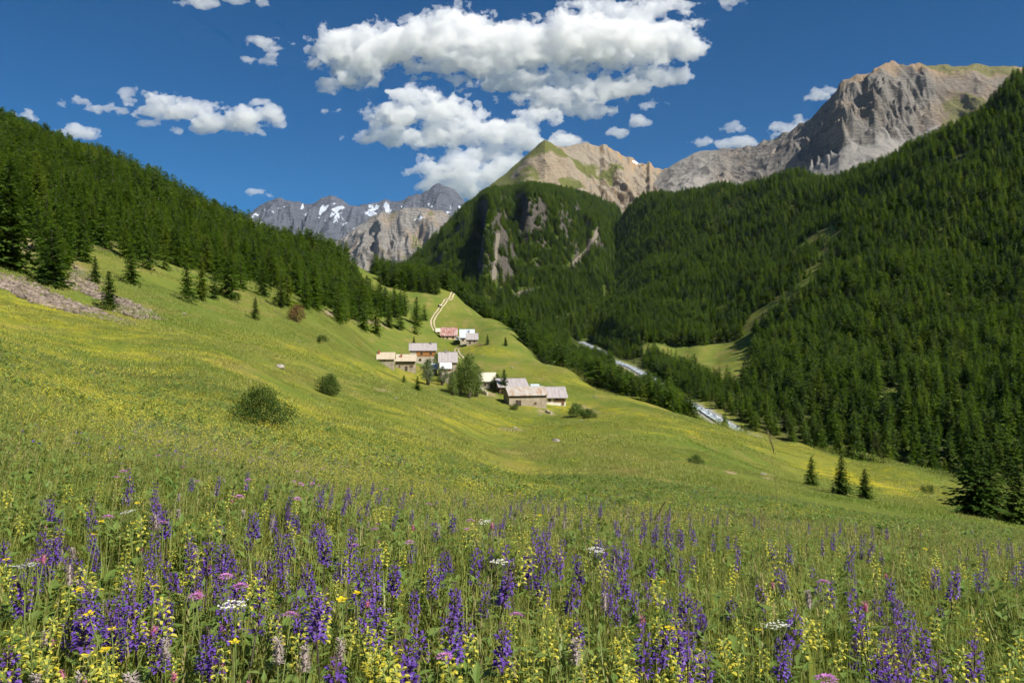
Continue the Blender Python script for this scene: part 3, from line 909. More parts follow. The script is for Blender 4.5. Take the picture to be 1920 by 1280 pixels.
small = [([(150,192,28,7),(190,204,32,8),(225,208,14,7)], 'thin ragged cloud left of the long white cloud'),
 ([(148,248,36,13)], 'small round cloud above the left forest ridge'),
 ([(38,218,30,9)], 'small cloud half hidden by the left forest ridge'),
 ([(345,6,22,7),(385,4,40,9),(440,3,40,6),(490,6,20,6)], 'flat cloud cut by the top edge of the sky, left of centre'),
 ([(500,80,30,11),(525,74,18,8),(478,74,16,5)], 'wispy cloud alone in the blue, upper one of two'),
 ([(482,112,28,6),(505,104,16,5)], 'wispy cloud alone in the blue, lower one of two'),
 ([(1532,177,30,12),(1552,170,16,8)], 'small cloud touching the cliff edge of the rocky mountain'),
 ([(1480,242,34,13),(1505,228,22,9),(1455,255,16,7)], 'cloud rising behind the ridge below the grey cliffs'),
 ([(1382,268,38,10),(1400,264,24,8)], 'flat cloud resting on the grey saddle ridge'),
 ([(1366,241,22,9),(1380,236,12,6)], 'small puff of cloud above the grey saddle'),
 ([(1310,262,16,8)], 'smallest round puff of cloud near the saddle'),
 ([(1192,232,18,13),(1202,230,12,8)], 'small white puff right of the big cloud banks'),
 ([(1148,246,18,8)], 'small puff of cloud between the big bank and the peak'),
 ([(1218,195,30,6)], 'thin cloud streak under the right end of the huge bank'),
 ([(1362,6,26,8)], 'scrap of cloud at the top edge, right of the huge bank'),
 ([(624,210,12,5)], 'tiny scrap of cloud left of the rising cumulus'),
 ([(488,362,14,6)], 'faint scrap of cloud above the far snowy range'),
 ([(805,148,26,7)], 'small cloud scrap under the huge bank'),
 ([(1065,258,40,8),(1085,262,20,8)], 'low cloud strip touching the pointed peak')]
for i, (p, lab) in enumerate(small):
    cloud(p, lab, h=1.6, seed=20 + i * 3.1, rough=1.1, thr=0.2)
# ================================================================== TREES
bark = flat_mat('bark', (0.11, 0.085, 0.065), 0.95, 0.1, 0.4, 6)
M_LARCH = leaf_mat('larch_needles', ((0.080,0.150,0.010), (0.132,0.202,0.014), (0.056,0.106,0.010)), 0.46, 0.6, 0.15, 0.3, cs=6, stand=((0.056,0.116,0.010), (0.185,0.235,0.018), (0.056,0.084,0.016)))
M_PINE = leaf_mat('pine_needles', ((0.048,0.092,0.011), (0.085,0.138,0.014), (0.040,0.072,0.011)), 0.35, 0.6, 0.15, 0.3, cs=6, stand=((0.045,0.088,0.010), (0.095,0.140,0.016), (0.068,0.072,0.026)))
M_DECID = leaf_mat('broad_leaves', ((0.135,0.200,0.030), (0.160,0.220,0.048), (0.090,0.145,0.024)), 0.42, 0.55, 0.25, 0.3, cs=0.6)
M_SILVER = leaf_mat('silvery_leaves', ((0.160,0.200,0.095), (0.180,0.215,0.110), (0.090,0.130,0.050)), 0.3, 0.5, 0.3, 0.3, cs=0.6)
M_BUSH = leaf_mat('bush_leaves', ((0.062,0.105,0.014), (0.090,0.130,0.020), (0.035,0.065,0.010)), 0.28, 0.6, 0.2, 0.3, cs=1.5)
M_DEAD = leaf_mat('rusty_needles', ((0.16,0.085,0.04), (0.19,0.10,0.045), (0.08,0.06,0.025)), 0.25, 0.8, 0.1, 0.3, cs=2)

def conifer(seed, r=0.21, whorls=26, nb=7, tw=8, low=0.07, tip=1.6, tl=0.075, tww=0.30, droop=0.35, ragged=0.25, round_=1.0):
    """unit-high tree: (trunk verts/faces, crown verts/faces)"""
    q = np.random.default_rng(seed)
    tr = MB()
    bend = q.normal(0, .006, (7, 2)).cumsum(0)
    pts = [(bend[i, 0], bend[i, 1], i / 6 * .985 - (0.03 if i == 0 else 0)) for i in range(7)]
    tr.tube(pts, [0.022 * (1 - i / 6) ** .9 + 0.0022 for i in range(7)], 6)
    cv, cf = [], []
    side = q.uniform(0, 6.28)
    zs = low + (1 - low) * (np.arange(whorls) / (whorls - 1)) ** 0.92
    for i, z in enumerate(zs):
        n = max(3, int(round(nb * (1 - 0.45 * z))))
        a0 = q.uniform(0, 6.28)
        for k in range(n):
            if q.random() < 0.06: continue
            az = a0 + 6.283 * k / n + q.normal(0, .22)
            prof = (1 - z) ** (0.78 * round_)
            if z < low + .12: prof *= .72 + .28 * (z - low) / .12
            L = r * prof * (1 + ragged * q.normal() * .6) * (1 + .12 * math.cos(az - side)) + 0.012
            L = max(L, .012)
            zz = z + q.normal(0, .008)
            ca, sa = math.cos(az), math.sin(az)
            up = 0.55 * z - droop * (1 - z) + q.normal(0, .06)
            px_, py_ = np.interp(zz, [0, 1], [0, 1]), 0
            m = max(2, int(round(tw * (0.35 + 0.65 * L / r))))
            for j in range(m):
                s = (j + .6 + q.uniform(-.35, .35)) / m
                rad = L * s
                hz = zz + rad * up - 0.22 * droop * L * s * s + q.normal(0, .006)
                c = np.array([ca * rad, sa * rad, hz])
                sd = 1 if j % 2 else -1
                da = az + sd * (1.05 - .75 * s) + q.normal(0, .25)
                ln = tl * (.55 + .6 * (1 - s)) * (.55 + .8 * (1 - z)) * q.uniform(.7, 1.25)
                d = np.array([math.cos(da), math.sin(da), up * .6 - .25 + q.normal(0, .22)])
                d /= size(d)
                w = cross(d, (q.normal(0, .5), q.normal(0, .5), 1)); w /= size(w) + 1e-9
                w *= ln * tww
                b = len(cv)
                cv += [c - d * ln * .25, c + d * ln * .3 + w, c + d * ln, c + d * ln * .3 - w - np.array([0, 0, ln * .12])]
                cf.append((b, b + 1, b + 2, b + 3))
    b = len(cv)
    for k in range(3):
        a = k * 2.09
        cv += [np.array([0, 0, .94]), np.array([.007 * math.cos(a), .007 * math.sin(a), .965]), np.array([0, 0, 1.0]), np.array([-.004 * math.cos(a), .004 * math.sin(a), .96])]
        cf.append((b, b+1, b+2, b+3)); b += 4
    return tr, np.array(cv), np.array(cf)

# detailed kinds for single trees, plainer ones for the mass of the woods
KIND = {}
for i, (nm, mat, kw) in enumerate([
    ('larch', M_LARCH, dict(seed=1, r=.235, whorls=32, nb=8, tw=10, tl=.062, tww=.30)),
    ('larch', M_LARCH, dict(seed=2, r=.20, round_=.85, whorls=32, nb=8, tw=9, tl=.058, tww=.30, ragged=.4)),
    ('larch', M_LARCH, dict(seed=3, r=.26, round_=.8, whorls=30, nb=9, tw=10, tl=.066, tww=.30, low=.04)),
    ('larch', M_LARCH, dict(seed=4, r=.22, whorls=30, nb=8, tw=10, tl=.062, tww=.32, ragged=.5, low=.10)),
    ('spruce', M_PINE, dict(seed=5, r=.26, whorls=30, nb=9, tw=11, tl=.066, tww=.30, low=.03, droop=.25, ragged=.35)),
    ('spruce', M_PINE, dict(seed=6, r=.30, whorls=24, nb=9, tw=12, tl=.074, tww=.30, low=.05, droop=.12, ragged=.5)),
    ('spruce', M_PINE, dict(seed=7, r=.24, whorls=28, nb=9, tw=11, tl=.066, tww=.30, low=.02, droop=.3, round_=.85))]):
    tr, cv, cf = conifer(**kw)
    KIND.setdefault(nm, []).append((tr.mesh('trunk', bark, True), mesh_of('crown', cv, cf, mat)))
FAR = []
for i, (mat, kw) in enumerate([(M_LARCH, dict(seed=21, r=.215, round_=.75)), (M_LARCH, dict(seed=22, r=.25, round_=.6)), (M_LARCH, dict(seed=23, r=.20, ragged=.6, round_=.9)), (M_PINE, dict(seed=24, r=.235, round_=.7)), (M_PINE, dict(seed=25, r=.21, ragged=.5, round_=.7)), (M_LARCH, dict(seed=26, r=.235, round_=.55)), (M_PINE, dict(seed=27, r=.22, round_=.5, ragged=.8)), (M_LARCH, dict(seed=28, r=.25, round_=.55, ragged=.7))]):
    tr, cv, cf = conifer(whorls=18, nb=6, tw=6, tl=.10, tww=.34, low=.10, **kw)
    n = len(cv)
    tv = np.array(tr.v)
    me = bpy.data.meshes.new('far_tree')
    me.from_pydata([tuple(p) for p in cv] + [tuple(p) for p in tv], [], [tuple(p) for p in cf] + [tuple(k + n for k in f) for f in tr.f])
    me.materials.append(mat); me.materials.append(bark)
    me.polygons.foreach_set('material_index', np.r_[np.zeros(len(cf), np.int32), np.ones(len(tr.f), np.int32)])
    FAR.append(me)

def set_tree(kind, p, h, label, group=None, var=None, wid=1.0, name=None):
    var = random.randrange(len(KIND[kind])) if var is None else var
    w = wid * random.uniform(.92, 1.1)
    e = empty(name or kind + '_tree', (p[0], p[1], p[2] - 0.02 * h * 0.3), random.uniform(0, 6.28), (h * w, h * w, h), (random.gauss(0, .02), random.gauss(0, .02)))
    tm, cmh = KIND[kind][var]
    obj('trunk', tm, e); obj('crown', cmh, e)
    return tag(e, label, 'tree', group)

# ---- single trees that can be told apart: column, row of the foot, height in picture pixels
HERO = [
 ('spruce', 14, 528, 205, 'tall conifer at the left edge, above the end of the stone slide', 4.5, 0),
 ('spruce', 100, 538, 112, 'broad dark conifer between the two stone slides on the left', 1, 1),
 ('spruce', 205, 580, 72, 'small conifer standing at the end of the upper stone slide', 0, 0),
 ('spruce', 178, 531, 50, 'slender young conifer beside the upper stone slide', 2, 2),
 ('larch', 430, 558, 88, 'full round conifer bulging out of the left forest edge', 0, 2),
 ('larch', 493, 556, 76, 'conifer at the forest edge right of the full round one', 0, 0),
 ('spruce', 478, 599, 42, 'little conifer alone on the slope left of the rusty shrub', 0, 2),
 ('larch', 588, 580, 92, 'dense conifer above the stony bank, left of a row', 0, 2),
 ('larch', 636, 586, 88, 'wide conifer, second of the row above the stony bank', 0, 2),
 ('larch', 681, 597, 76, 'conifer at the right end of the row above the stony bank', 0, 0),
 ('spruce', 729, 613, 42, 'small dark conifer alone above the tan-roofed houses', 0, 2),
 ('larch', 780, 609, 52, 'lone conifer left of the track bend', 0, 2),
 ('larch', 740, 588, 48, 'conifer on the slope left of the lone one by the track', 0, 1),
 ('larch', 712, 580, 62, 'tall conifer behind the small dark one on the slope', 0, 3),
 ('spruce', 776, 648, 18, 'little conifer peeping over the orange timber chalet', 0, 2),
 ('larch', 878, 570, 28, 'lone conifer right of the track on the upper meadow', 0, 2),
 ('spruce', 914, 646, 19, 'small tree right of the shingled upper house', 0, 2),
 ('spruce', 948, 648, 17, 'small tree on the meadow edge right of the upper houses', 0, 0),
 ('spruce', 946, 738, 46, 'dark conifer left of the reddish barn gable', 0, 0),
 ('spruce', 783, 733, 28, 'bushy sapling on the slope below the silvery trees', 0, 1),
 ('spruce', 757, 717, 15, 'tiny sapling below the tan-roofed houses', 0, 1),
 ('spruce', 1520, 911, 56, 'left one of three young conifers on the meadow crest', 0, 2),
 ('spruce', 1577, 926, 72, 'tallest of three young conifers on the meadow crest', 0, 0),
 ('spruce', 1622, 936, 56, 'right one of three young conifers on the meadow crest', 0, 2),
 ('spruce', 1826, 978, 150, 'large dark conifer at the right edge, left of a pair', 0, 1),
 ('spruce', 1856, 985, 138, 'large dark conifer at the right edge, middle of three', 0, 0),
 ('spruce', 1908, 993, 118, 'dark conifer cut by the right edge of the view', 0, 1),
 ('spruce', 598, 644, 16, 'tiny conifer on the slope below the rusty shrub', 0, 2),
]
HD = {14:(150,220),100:(140,200),205:(110,160),178:(140,200),1520:(70,125),1577:(70,125),1622:(70,125),1826:(70,140),1856:(70,140),1908:(70,140)}
hero_xy = []
for (k, u, v, hp, lab, g, var) in HERO:
    a, b = HD.get(u, (60, 900))
    p = hit(u, v, a, b)
    set_tree(k, p, hp * p[1] / F, lab, 'single trees', var, wid=1.3 if u > 1500 else 1.1)
    hero_xy.append((p[0], p[1]))

# ---- the woods
def fan_points(spacing, y0, y1, u0, u1):
    """jittered grid of world points inside a sight wedge"""
    x0, x1 = min((u0 - CX) / F * y0, (u0 - CX) / F * y1), max((u1 - CX) / F * y0, (u1 - CX) / F * y1)
    xs, ys = np.arange(x0, x1, spacing), np.arange(y0, y1, spacing)
    A, B = np.meshgrid(xs, ys)
    A = A + rng.uniform(-.48, .48, A.shape) * spacing; B = B + rng.uniform(-.48, .48, B.shape) * spacing
    A, B = A.ravel(), B.ravel()
    uu = CX + F * A / B
    k = (uu > u0) & (uu < u1) & (B > y0)
    return A[k], B[k]

# heights of the sight-line horizon, to leave out trees no one could see
hu = np.linspace(-500, 2420, 420)
hd = np.exp(np.linspace(math.log(3), math.log(2400), 300))
HUg, HDg = np.meshgrid(hu, hd, indexing='ij')
hz = ground((HUg - CX) / F * HDg, HDg)
hv = np.maximum.accumulate(hz / HDg, axis=1)

def hidden(x, y, ztop):
    u = CX + F * x / y
    i = np.clip(np.round(np.interp(u, hu, np.arange(len(hu)))).astype(int), 0, len(hu) - 1)
    j = np.clip(np.searchsorted(hd, y * 0.97) - 1, 0, len(hd) - 1)
    return ztop / y < hv[i, j] - 0.004

def wood(u0, u1, y0, y1, spacing, hmin, hmax, thin=0.0):
    A, B = fan_points(spacing, y0, y1, u0, u1)
    zg = ground(A, B)
    k = forest_mask(A, B, zg)
    k &= pn(A / 40, B / 40, 21) > -0.62 + thin
    A, B, zg = A[k], B[k], zg[k]
    h = rng.uniform(hmin, hmax, len(A)) * (1 + .45 * pn(A / 60, B / 60, 14))
    rd_, _z = river_dist(A, B)
    h = h * np.where(B < 1000, .75 + .25 * smooth(12, 60, rd_), 1)
    h = np.where(rng.random(len(A)) < .1, h * .6, h)
    uu_ = CX + F * A / B                        # the stream shows through three openings of its bank
    for (ua, ub, ya, yb, rr_) in ((1066, 1114, 640, 1000, 46), (1150, 1208, 400, 640, 40), (1288, 1345, 270, 380, 30)):
        h = np.where((uu_ > ua) & (uu_ < ub) & (B > ya) & (B < yb) & (rd_ < rr_), h * .22, h)
    vis = ~hidden(A, B, zg + h)
    return A[vis], B[vis], zg[vis], h[vis]

parts = [wood(-350, 860, 150, 760, 5.1, 9, 15.5), wood(700, 1330, 280, 640, 5.2, 8.5, 15), wood(700, 1330, 640, 1350, 6.2, 9, 15),
         wood(1100, 2320, 190, 640, 4.9, 7, 14), wood(1100, 2320, 640, 1000, 5.9, 8, 14), wood(1100, 1980, 1000, 1850, 7.0, 9, 14.5)]
A, B, Zg, H = [np.concatenate([p[i] for p in parts]) for i in range(4)]
# scattered trees on the left meadow rim and round the clearing
U_, V_ = pix(A, B, Zg)
hx = np.array(hero_xy)
k = np.ones(len(A), bool)
for q in hx: k &= np.hypot(A - q[0], B - q[1]) > 4.5
A, B, Zg, H, U_, V_ = A[k], B[k], Zg[k], H[k], U_[k], V_[k]
inview = (U_ > -30) & (U_ < 1950)
shown = np.where(inview, H / B, 0)
# keep the singles to trees that show: front trees of each stand
order = np.argsort(-shown)
single = order[:275]
mask = np.zeros(len(A), bool); mask[single] = True
for i in single:
    u, x = U_[i], A[i]
    rdx = np.interp(B[i], np.sort(RIV[:, 1]), RIV[np.argsort(RIV[:, 1]), 0])
    if u < 720:
        zone = ['at the far left', 'above the broad dark conifer', 'above the small conifer', 'right of the upper stone slide', 'left of the full round conifer', 'behind the full round conifer', 'above the rusty shrub', 'above the stony bank', 'above the hamlet'][int(np.searchsorted([60, 140, 230, 330, 420, 500, 580, 690], u))]
        e_ = V_[i] - np.interp(u, [0, 200, 430, 700], [455, 480, 540, 590])
        row = 'at the lower edge' if e_ > 0 else 'behind the edge' if e_ > -40 else 'high up'
        lab, g = 'conifer %s in the left forest, %s' % (row, zone), 'left forest trees %s, %s' % (row, zone)
    elif x < rdx:
        lab, g = 'tree on the steep bank between the hamlet meadow and the stream', 'trees on the stream bank'
    elif u > 1600:
        zone = 'far right' if u > 1780 else 'behind the three young conifers'
        lab, g = 'dark conifer at the foot of the right slope, %s' % zone, 'nearest trees of the right slope, %s' % zone
    else:
        lab, g = 'conifer at the foot of the right slope just beyond the stream', 'nearest trees of the right slope, beyond the stream'
    set_tree('larch' if (u < 720 or random.random() < .8) else 'spruce', (A[i], B[i], Zg[i]), H[i], lab, g)

def wood_stuff(name, sel, label, lar=.75):
    n = sel.sum()
    idx = np.where(rng.random(n) < lar, rng.choice([0, 1, 2, 5, 7], n), rng.choice([3, 4, 6], n))
    pts = np.c_[A[sel], B[sel], Zg[sel] - 0.3]
    s = H[sel]
    w = s * rng.uniform(.9, 1.4, n)
    scatter(name, pts, np.c_[rng.normal(0, .03, n), rng.normal(0, .03, n), rng.uniform(0, 6.28, n)], np.c_[w, w, s], idx, FAR, label, 'forest')
rdx = np.interp(B, np.sort(RIV[:, 1]), RIV[np.argsort(RIV[:, 1]), 0])
rest = ~mask
wood_stuff('hillside_forest', rest & (A < rdx), 'dense larch forest covering the left hillside and stream bank')
wood_stuff('slope_forest', rest & (A >= rdx), 'dense dark conifer forest on the right slope', .7)
# the crag's own wood
gX, gD, gZ, gN = CRAG['X'], CRAG['D'], CRAG['Z'], CRAG['N']
nU, nT = gX.shape
cells = rng.random((nU * nT * 2,))
ci_ = rng.uniform(0, nU - 1.01, 60000); cj = rng.uniform(0, np.argmax(CRAG['T'][0] >= 1.06), 60000)
i0, j0 = ci_.astype(int), cj.astype(int)
fi, fj = ci_ - i0, cj - j0
def bil(G): return (G[i0, j0]*(1-fi)*(1-fj) + G[i0+1, j0]*fi*(1-fj) + G[i0, j0+1]*(1-fi)*fj + G[i0+1, j0+1]*fi*fj)
cx, cyy, cz, nz_ = bil(gX), bil(gD), bil(gZ), bil(gN[..., 2])
area = 1.0 / np.maximum(nz_, .2)
keep = (rng.random(60000) < .30 * np.clip(cyy / 1500, .5, 1.4)) & (bil(CRAG['gul']) < .4) & (nz_ + .12 * pn(cx / 30, cyy / 30, 3) > .56)
keep &= cz > ground(cx, cyy) - 3
keep |= (rng.random(60000) < .035) & (nz_ > .42) & (bil(CRAG['gul']) < .4)
cx, cyy, cz = cx[keep], cyy[keep], cz[keep]
n = len(cx)
s = rng.uniform(9, 16, n)
w = s * rng.uniform(1.0, 1.35, n)
scatter('crag_forest', np.c_[cx, cyy, cz - .3], np.c_[np.zeros(n), np.zeros(n), rng.uniform(0, 6.28, n)], np.c_[w, w, s],
        np.where(rng.random(n) < .8, rng.choice([0, 1, 2, 5, 7], n), rng.choice([3, 4, 6], n)), FAR, 'conifer forest clinging to the crag in mid valley', 'forest')
print('woods', len(A), 'crag', n)

# ---- broad-leaved trees and bushes
def leafy(seed, lobes, nleaf, ls, trunk_h, mat, nm='crown', stems=1):
    q = np.random.default_rng(seed)
    tr = MB()
    for (cx_, cy_, cz_, r_) in lobes[:8]:
        b = np.array([q.normal(0, .03), q.normal(0, .03), -.05])
        m_ = np.array([cx_ * .3, cy_ * .3, trunk_h * .8])
        tr.tube([b, m_, (cx_, cy_, cz_)], [.035, .026, .006], 5)
    cv, cf = [], []
    tot = sum(l[3] ** 2 for l in lobes)
    for (cx_, cy_, cz_, r_) in lobes:
        for _ in range(int(nleaf * r_ ** 2 / tot)):
            d = q.normal(size=3); d /= size(d)
            p = np.array([cx_, cy_, cz_]) + d * r_ * (q.random() ** .35) * np.array([1, 1, 1.05]) * (1 + .15 * q.normal())
            if p[2] < 0.01: continue
            a = q.normal(size=3); a /= size(a)
            w_ = cross(a, d + q.normal(0, .4, 3)); w_ /= size(w_) + 1e-9
            l = ls * q.uniform(.6, 1.3)
            b = len(cv)
            cv += [p - a * l * .5, p + w_ * l * .32, p + a * l * .5, p - w_ * l * .32]
            cf.append((b, b+1, b+2, b+3))
    return tr.mesh('trunk', bark, True), mesh_of(nm, np.array(cv), np.array(cf), mat)

def lobeset(seed, n, rx, z0, z1, r0, r1):
    q = np.random.default_rng(seed)
    out = []
    for i in range(n):
        z = z0 + (z1 - z0) * (i + .5) / n
        k = math.sin(math.pi * (.18 + .80 * (i + .5) / n)) ** .8
        a = i * 2.4 + q.uniform(-.4, .4)
        out.append((rx * k * math.cos(a) * q.uniform(.3, 1), rx * k * math.sin(a) * q.uniform(.3, 1), z, q.uniform(r0, r1) * (.6 + .5 * k)))
    return out

def set_leafy(nm, u, v, hp, lab, seed, mat, rx=.22, z0=.25, n=12, r=(.11, .17), nleaf=3600, ls=.035, rng_=(60, 900), cat='tree', crown='crown', width=1.0, group=None):
    p = hit(u, v, *rng_)
    h = hp * p[1] / F
    tm, cmh = leafy(seed, lobeset(seed, n, rx, z0, .9, *r), nleaf, ls, z0, mat, crown)
    e = empty(nm, (p[0], p[1], p[2] - .02 * h), random.uniform(0, 6.28), (h * width, h * width, h))
    obj('trunk' if cat == 'tree' else 'stem', tm, e); obj(crown, cmh, e)
    return tag(e, lab, cat, group)
HM = (240, 330)
set_leafy('silvery_tree', 803, 722, 54, 'silvery green tree in front of the hamlet, left one of the pair', 31, M_SILVER, rx=.20, z0=.2, rng_=HM)
set_leafy('silvery_tree', 829, 722, 40, 'silvery green tree in front of the hamlet, right one of the pair', 32, M_SILVER, rx=.24, z0=.2, rng_=HM)
set_leafy('broadleaf_tree', 879, 746, 88, 'tallest leafy tree in the middle of the hamlet', 33, M_DECID, rx=.15, z0=.16, n=16, nleaf=5200, ls=.03, rng_=HM)
set_leafy('broadleaf_tree', 848, 741, 50, 'pale green leafy tree left of the tallest one in the hamlet', 34, M_DECID, rx=.20, z0=.12, rng_=HM)
set_leafy('broadleaf_tree', 863, 738, 60, 'leafy tree squeezed behind the tallest one in the hamlet', 35, M_DECID, rx=.22, z0=.15, rng_=HM)
set_leafy('broadleaf_tree', 893, 744, 66, 'narrow leafy tree right of the tallest one in the hamlet', 38, M_DECID, rx=.16, z0=.14, rng_=HM)
set_leafy('broadleaf_tree', 932, 732, 34, 'dark leafy tree right of the cream-roofed house', 36, M_BUSH, rx=.26, z0=.1, rng_=HM)
set_leafy('broadleaf_tree', 818, 690, 30, 'small leafy tree squeezed between chalet and grey-roofed house', 37, M_DECID, rx=.26, z0=.1, rng_=(240, 340))
set_leafy('bush', 488, 806, 84, 'large dark bush on the near meadow slope', 41, M_BUSH, rx=.75, z0=.08, n=22, r=(.14, .30), nleaf=8000, ls=.04, rng_=(15, 80), cat='bush', crown='foliage')
set_leafy('bush', 618, 741, 42, 'low dark bush farther up the meadow path', 42, M_BUSH, rx=.5, z0=.1, n=14, r=(.2, .3), nleaf=3600, ls=.06, rng_=(60, 140), cat='bush', crown='foliage')
set_leafy('bush', 1080, 781, 24, 'leafy bush right of the barn, left of two', 43, M_DECID, rx=.8, z0=.1, n=12, r=(.3, .4), nleaf=2600, ls=.1, rng_=(200, 300), cat='bush', crown='foliage')
set_leafy('bush', 1102, 784, 18, 'leafy bush right of the barn, right of two', 44, M_BUSH, rx=.8, z0=.1, n=10, r=(.3, .4), nleaf=2000, ls=.1, rng_=(200, 300), cat='bush', crown='foliage')
for i, (u, v, hp, lab) in enumerate([(1306, 872, 20, 'low green bush on the mound of the lower meadow'), (604, 642, 14, 'tiny low bush on the slope above the pasture'), (1740, 925, 16, 'low bush in the yellow lower meadow by the right edge'), (965, 768, 12, 'tuft of bushes at the foot of the barn')]):
    set_leafy('bush', u, v, hp, lab, 60 + i, M_BUSH, rx=.9, z0=.1, n=10, r=(.25, .4), nleaf=1400, ls=.1, rng_=(60, 320), cat='bush', crown='foliage')
set_leafy('rusty_shrub', 555, 604, 34, 'rust brown withered shrub alone on the slope', 45, M_DEAD, rx=.42, z0=.15, n=12, r=(.18, .26), nleaf=2200, ls=.06, rng_=(120, 300), cat='shrub', crown='foliage')
# ================================================================== HAMLET
_lth, _lrh = np.radians(ths), np.log(rhos)
def mesh_ground(x, y):
    """height of the ground sheet itself"""
    x, y = np.asarray(x, float), np.asarray(y, float)
    a = np.interp(np.arctan2(x, y), _lth, np.arange(len(_lth)))
    b = np.interp(np.log(np.hypot(x, y)), _lrh, np.arange(len(_lrh)))
    i, j = np.minimum(a.astype(int), na - 2), np.minimum(b.astype(int), nr - 2)
    f, g = a - i, b - j
    return GZ[i, j]*(1-f)*(1-g) + GZ[i+1, j]*f*(1-g) + GZ[i, j+1]*(1-f)*g + GZ[i+1, j+1]*f*g

def roof_mat(name, a, b, axis=0, freq=3.0, rust=None, rough=0.7, spec=0.3, amt=0.6, metallic=0.0):
    """boards or sheets running down the slope, streaked"""
    t = NT(name)
    co = t.coord()
    sc1 = [0.15, 0.15, 0.15]; sc1[axis] = freq
    st = t.noise(t.mapped(co, tuple(sc1)), 1.0, 3, 0.6)
    n = t.noise(co, 0.9, 4, 0.6)
    w = t.n('ShaderNodeTexWave', wave_type='BANDS', bands_direction='X' if axis == 0 else 'Y')
    t.l(co, w.inputs[0])
    w.inputs['Scale'].default_value = freq * .35
    w.inputs['Distortion'].default_value = .15
    c = t.mix(t.ramp(st, 0.35, 0.65), a, b)
    c = t.mix(t.math('MULTIPLY', t.ramp(n, 0.45, 0.75), .35), c, tuple(x * .62 for x in a))
    if rust:
        sc2 = [0.35, 0.35, 0.35]; sc2[axis] = 1.1
        rn = t.noise(t.mapped(co, tuple(sc2)), 1.0, 4, 0.65)
        c = t.mix(t.math('MULTIPLY', t.ramp(rn, 0.42, 0.60), amt), c, rust)
    return t.done(t.bsdf(c, rough, spec, t.math('ADD', w.outputs[1], st), 0.5, 0.06))

def stone_mat(name, a, b, mortar, scale=2.2):
    t = NT(name)
    co = t.coord()
    vo = t.n('ShaderNodeTexVoronoi', feature='F1')
    t.l(t.mapped(co, (1, 1, 1.6)), vo.inputs['Vector'])
    vo.inputs['Scale'].default_value = scale
    ed = t.n('ShaderNodeTexVoronoi', feature='DISTANCE_TO_EDGE')
    t.l(t.mapped(co, (1, 1, 1.6)), ed.inputs['Vector'])
    ed.inputs['Scale'].default_value = scale
    c = t.mix(t.n('ShaderNodeSeparateColor').outputs[0], a, b)
    sp = t.n('ShaderNodeSeparateColor'); t.l(vo.outputs['Color'], sp.inputs[0])
    c = t.mix(sp.outputs[0], a, b)
    c = t.mix(t.ramp(t.noise(co, 0.8, 4), .4, .7), c, tuple(x * .7 for x in a))
    m = t.ramp(ed.outputs['Distance'], 0.02, 0.10)
    c = t.mix(m, mortar, c)
    return t.done(t.bsdf(c, 0.95, 0.1, m, 0.7, 0.08))

def wood_mat(name, a, b, freq=4.0):
    t = NT(name)
    co = t.coord()
    n = t.noise(t.mapped(co, (freq, freq, 0.25)), 1.0, 4, 0.6)
    w = t.n('ShaderNodeTexWave', wave_type='BANDS', bands_direction='X')
    t.l(co, w.inputs[0]); w.inputs['Scale'].default_value = 1.6
    c = t.mix(t.ramp(n, .35, .65), a, b)
    c = t.mix(t.math('MULTIPLY', t.ramp(w.outputs[1], .0, .12), 1.0), tuple(x * .4 for x in a), c)
    return t.done(t.bsdf(c, 0.85, 0.2, n, 0.4, 0.04))

RM = dict(
 tan=roof_mat('tan_metal_roof', (0.43,0.365,0.265), (0.50,0.425,0.31), freq=4, amt=0),
 grey=roof_mat('grey_board_roof', (0.30,0.265,0.26), (0.42,0.38,0.375), freq=5),
 rust=roof_mat('rusty_sheet_roof', (0.44,0.41,0.37), (0.37,0.34,0.30), freq=2, rust=(0.30,0.17,0.09), amt=.7),
 red=roof_mat('red_sheet_roof', (0.27,0.10,0.075), (0.33,0.14,0.11), freq=2, rust=(0.55,0.52,0.50), amt=.5),
 zinc=roof_mat('zinc_sheet_roof', (0.46,0.54,0.60), (0.58,0.64,0.68), freq=2, rough=.45, spec=.5),
 white=roof_mat('white_sheet_roof', (0.66,0.69,0.72), (0.74,0.76,0.78), freq=2, rough=.5),
 cream=roof_mat('cream_sheet_roof', (0.55,0.50,0.38), (0.64,0.58,0.45), freq=3))
WM = dict(
 stone=stone_mat('field_stone_wall', (0.36,0.295,0.22), (0.48,0.40,0.305), (0.44,0.375,0.285)),
 pale=stone_mat('lime_washed_wall', (0.50,0.43,0.34), (0.58,0.51,0.41), (0.55,0.48,0.39)),
 white=flat_mat('white_plaster', (0.66,0.62,0.54), .9, .1, .15, 1.5),
 ochre=flat_mat('ochre_plaster', (0.55,0.41,0.24), .9, .1, .2, 1.2),
 dark=wood_mat('dark_boards', (0.055,0.045,0.04), (0.09,0.07,0.055)),
 brown=wood_mat('brown_boards', (0.15,0.08,0.045), (0.21,0.115,0.06)),
 orange=wood_mat('orange_boards', (0.36,0.155,0.05), (0.44,0.20,0.07)),
 timber=wood_mat('timber', (0.25,0.16,0.09), (0.32,0.21,0.12)))
M_GLASS = flat_mat('dark_window_glass', (0.02,0.022,0.026), .12, .5, .2, 1)
M_BRICK = flat_mat('red_brick', (0.36,0.14,0.08), .9, .1, .35, 5)
M_STONE = flat_mat('chimney_stone', (0.30,0.27,0.24), .95, .1, .35, 3)

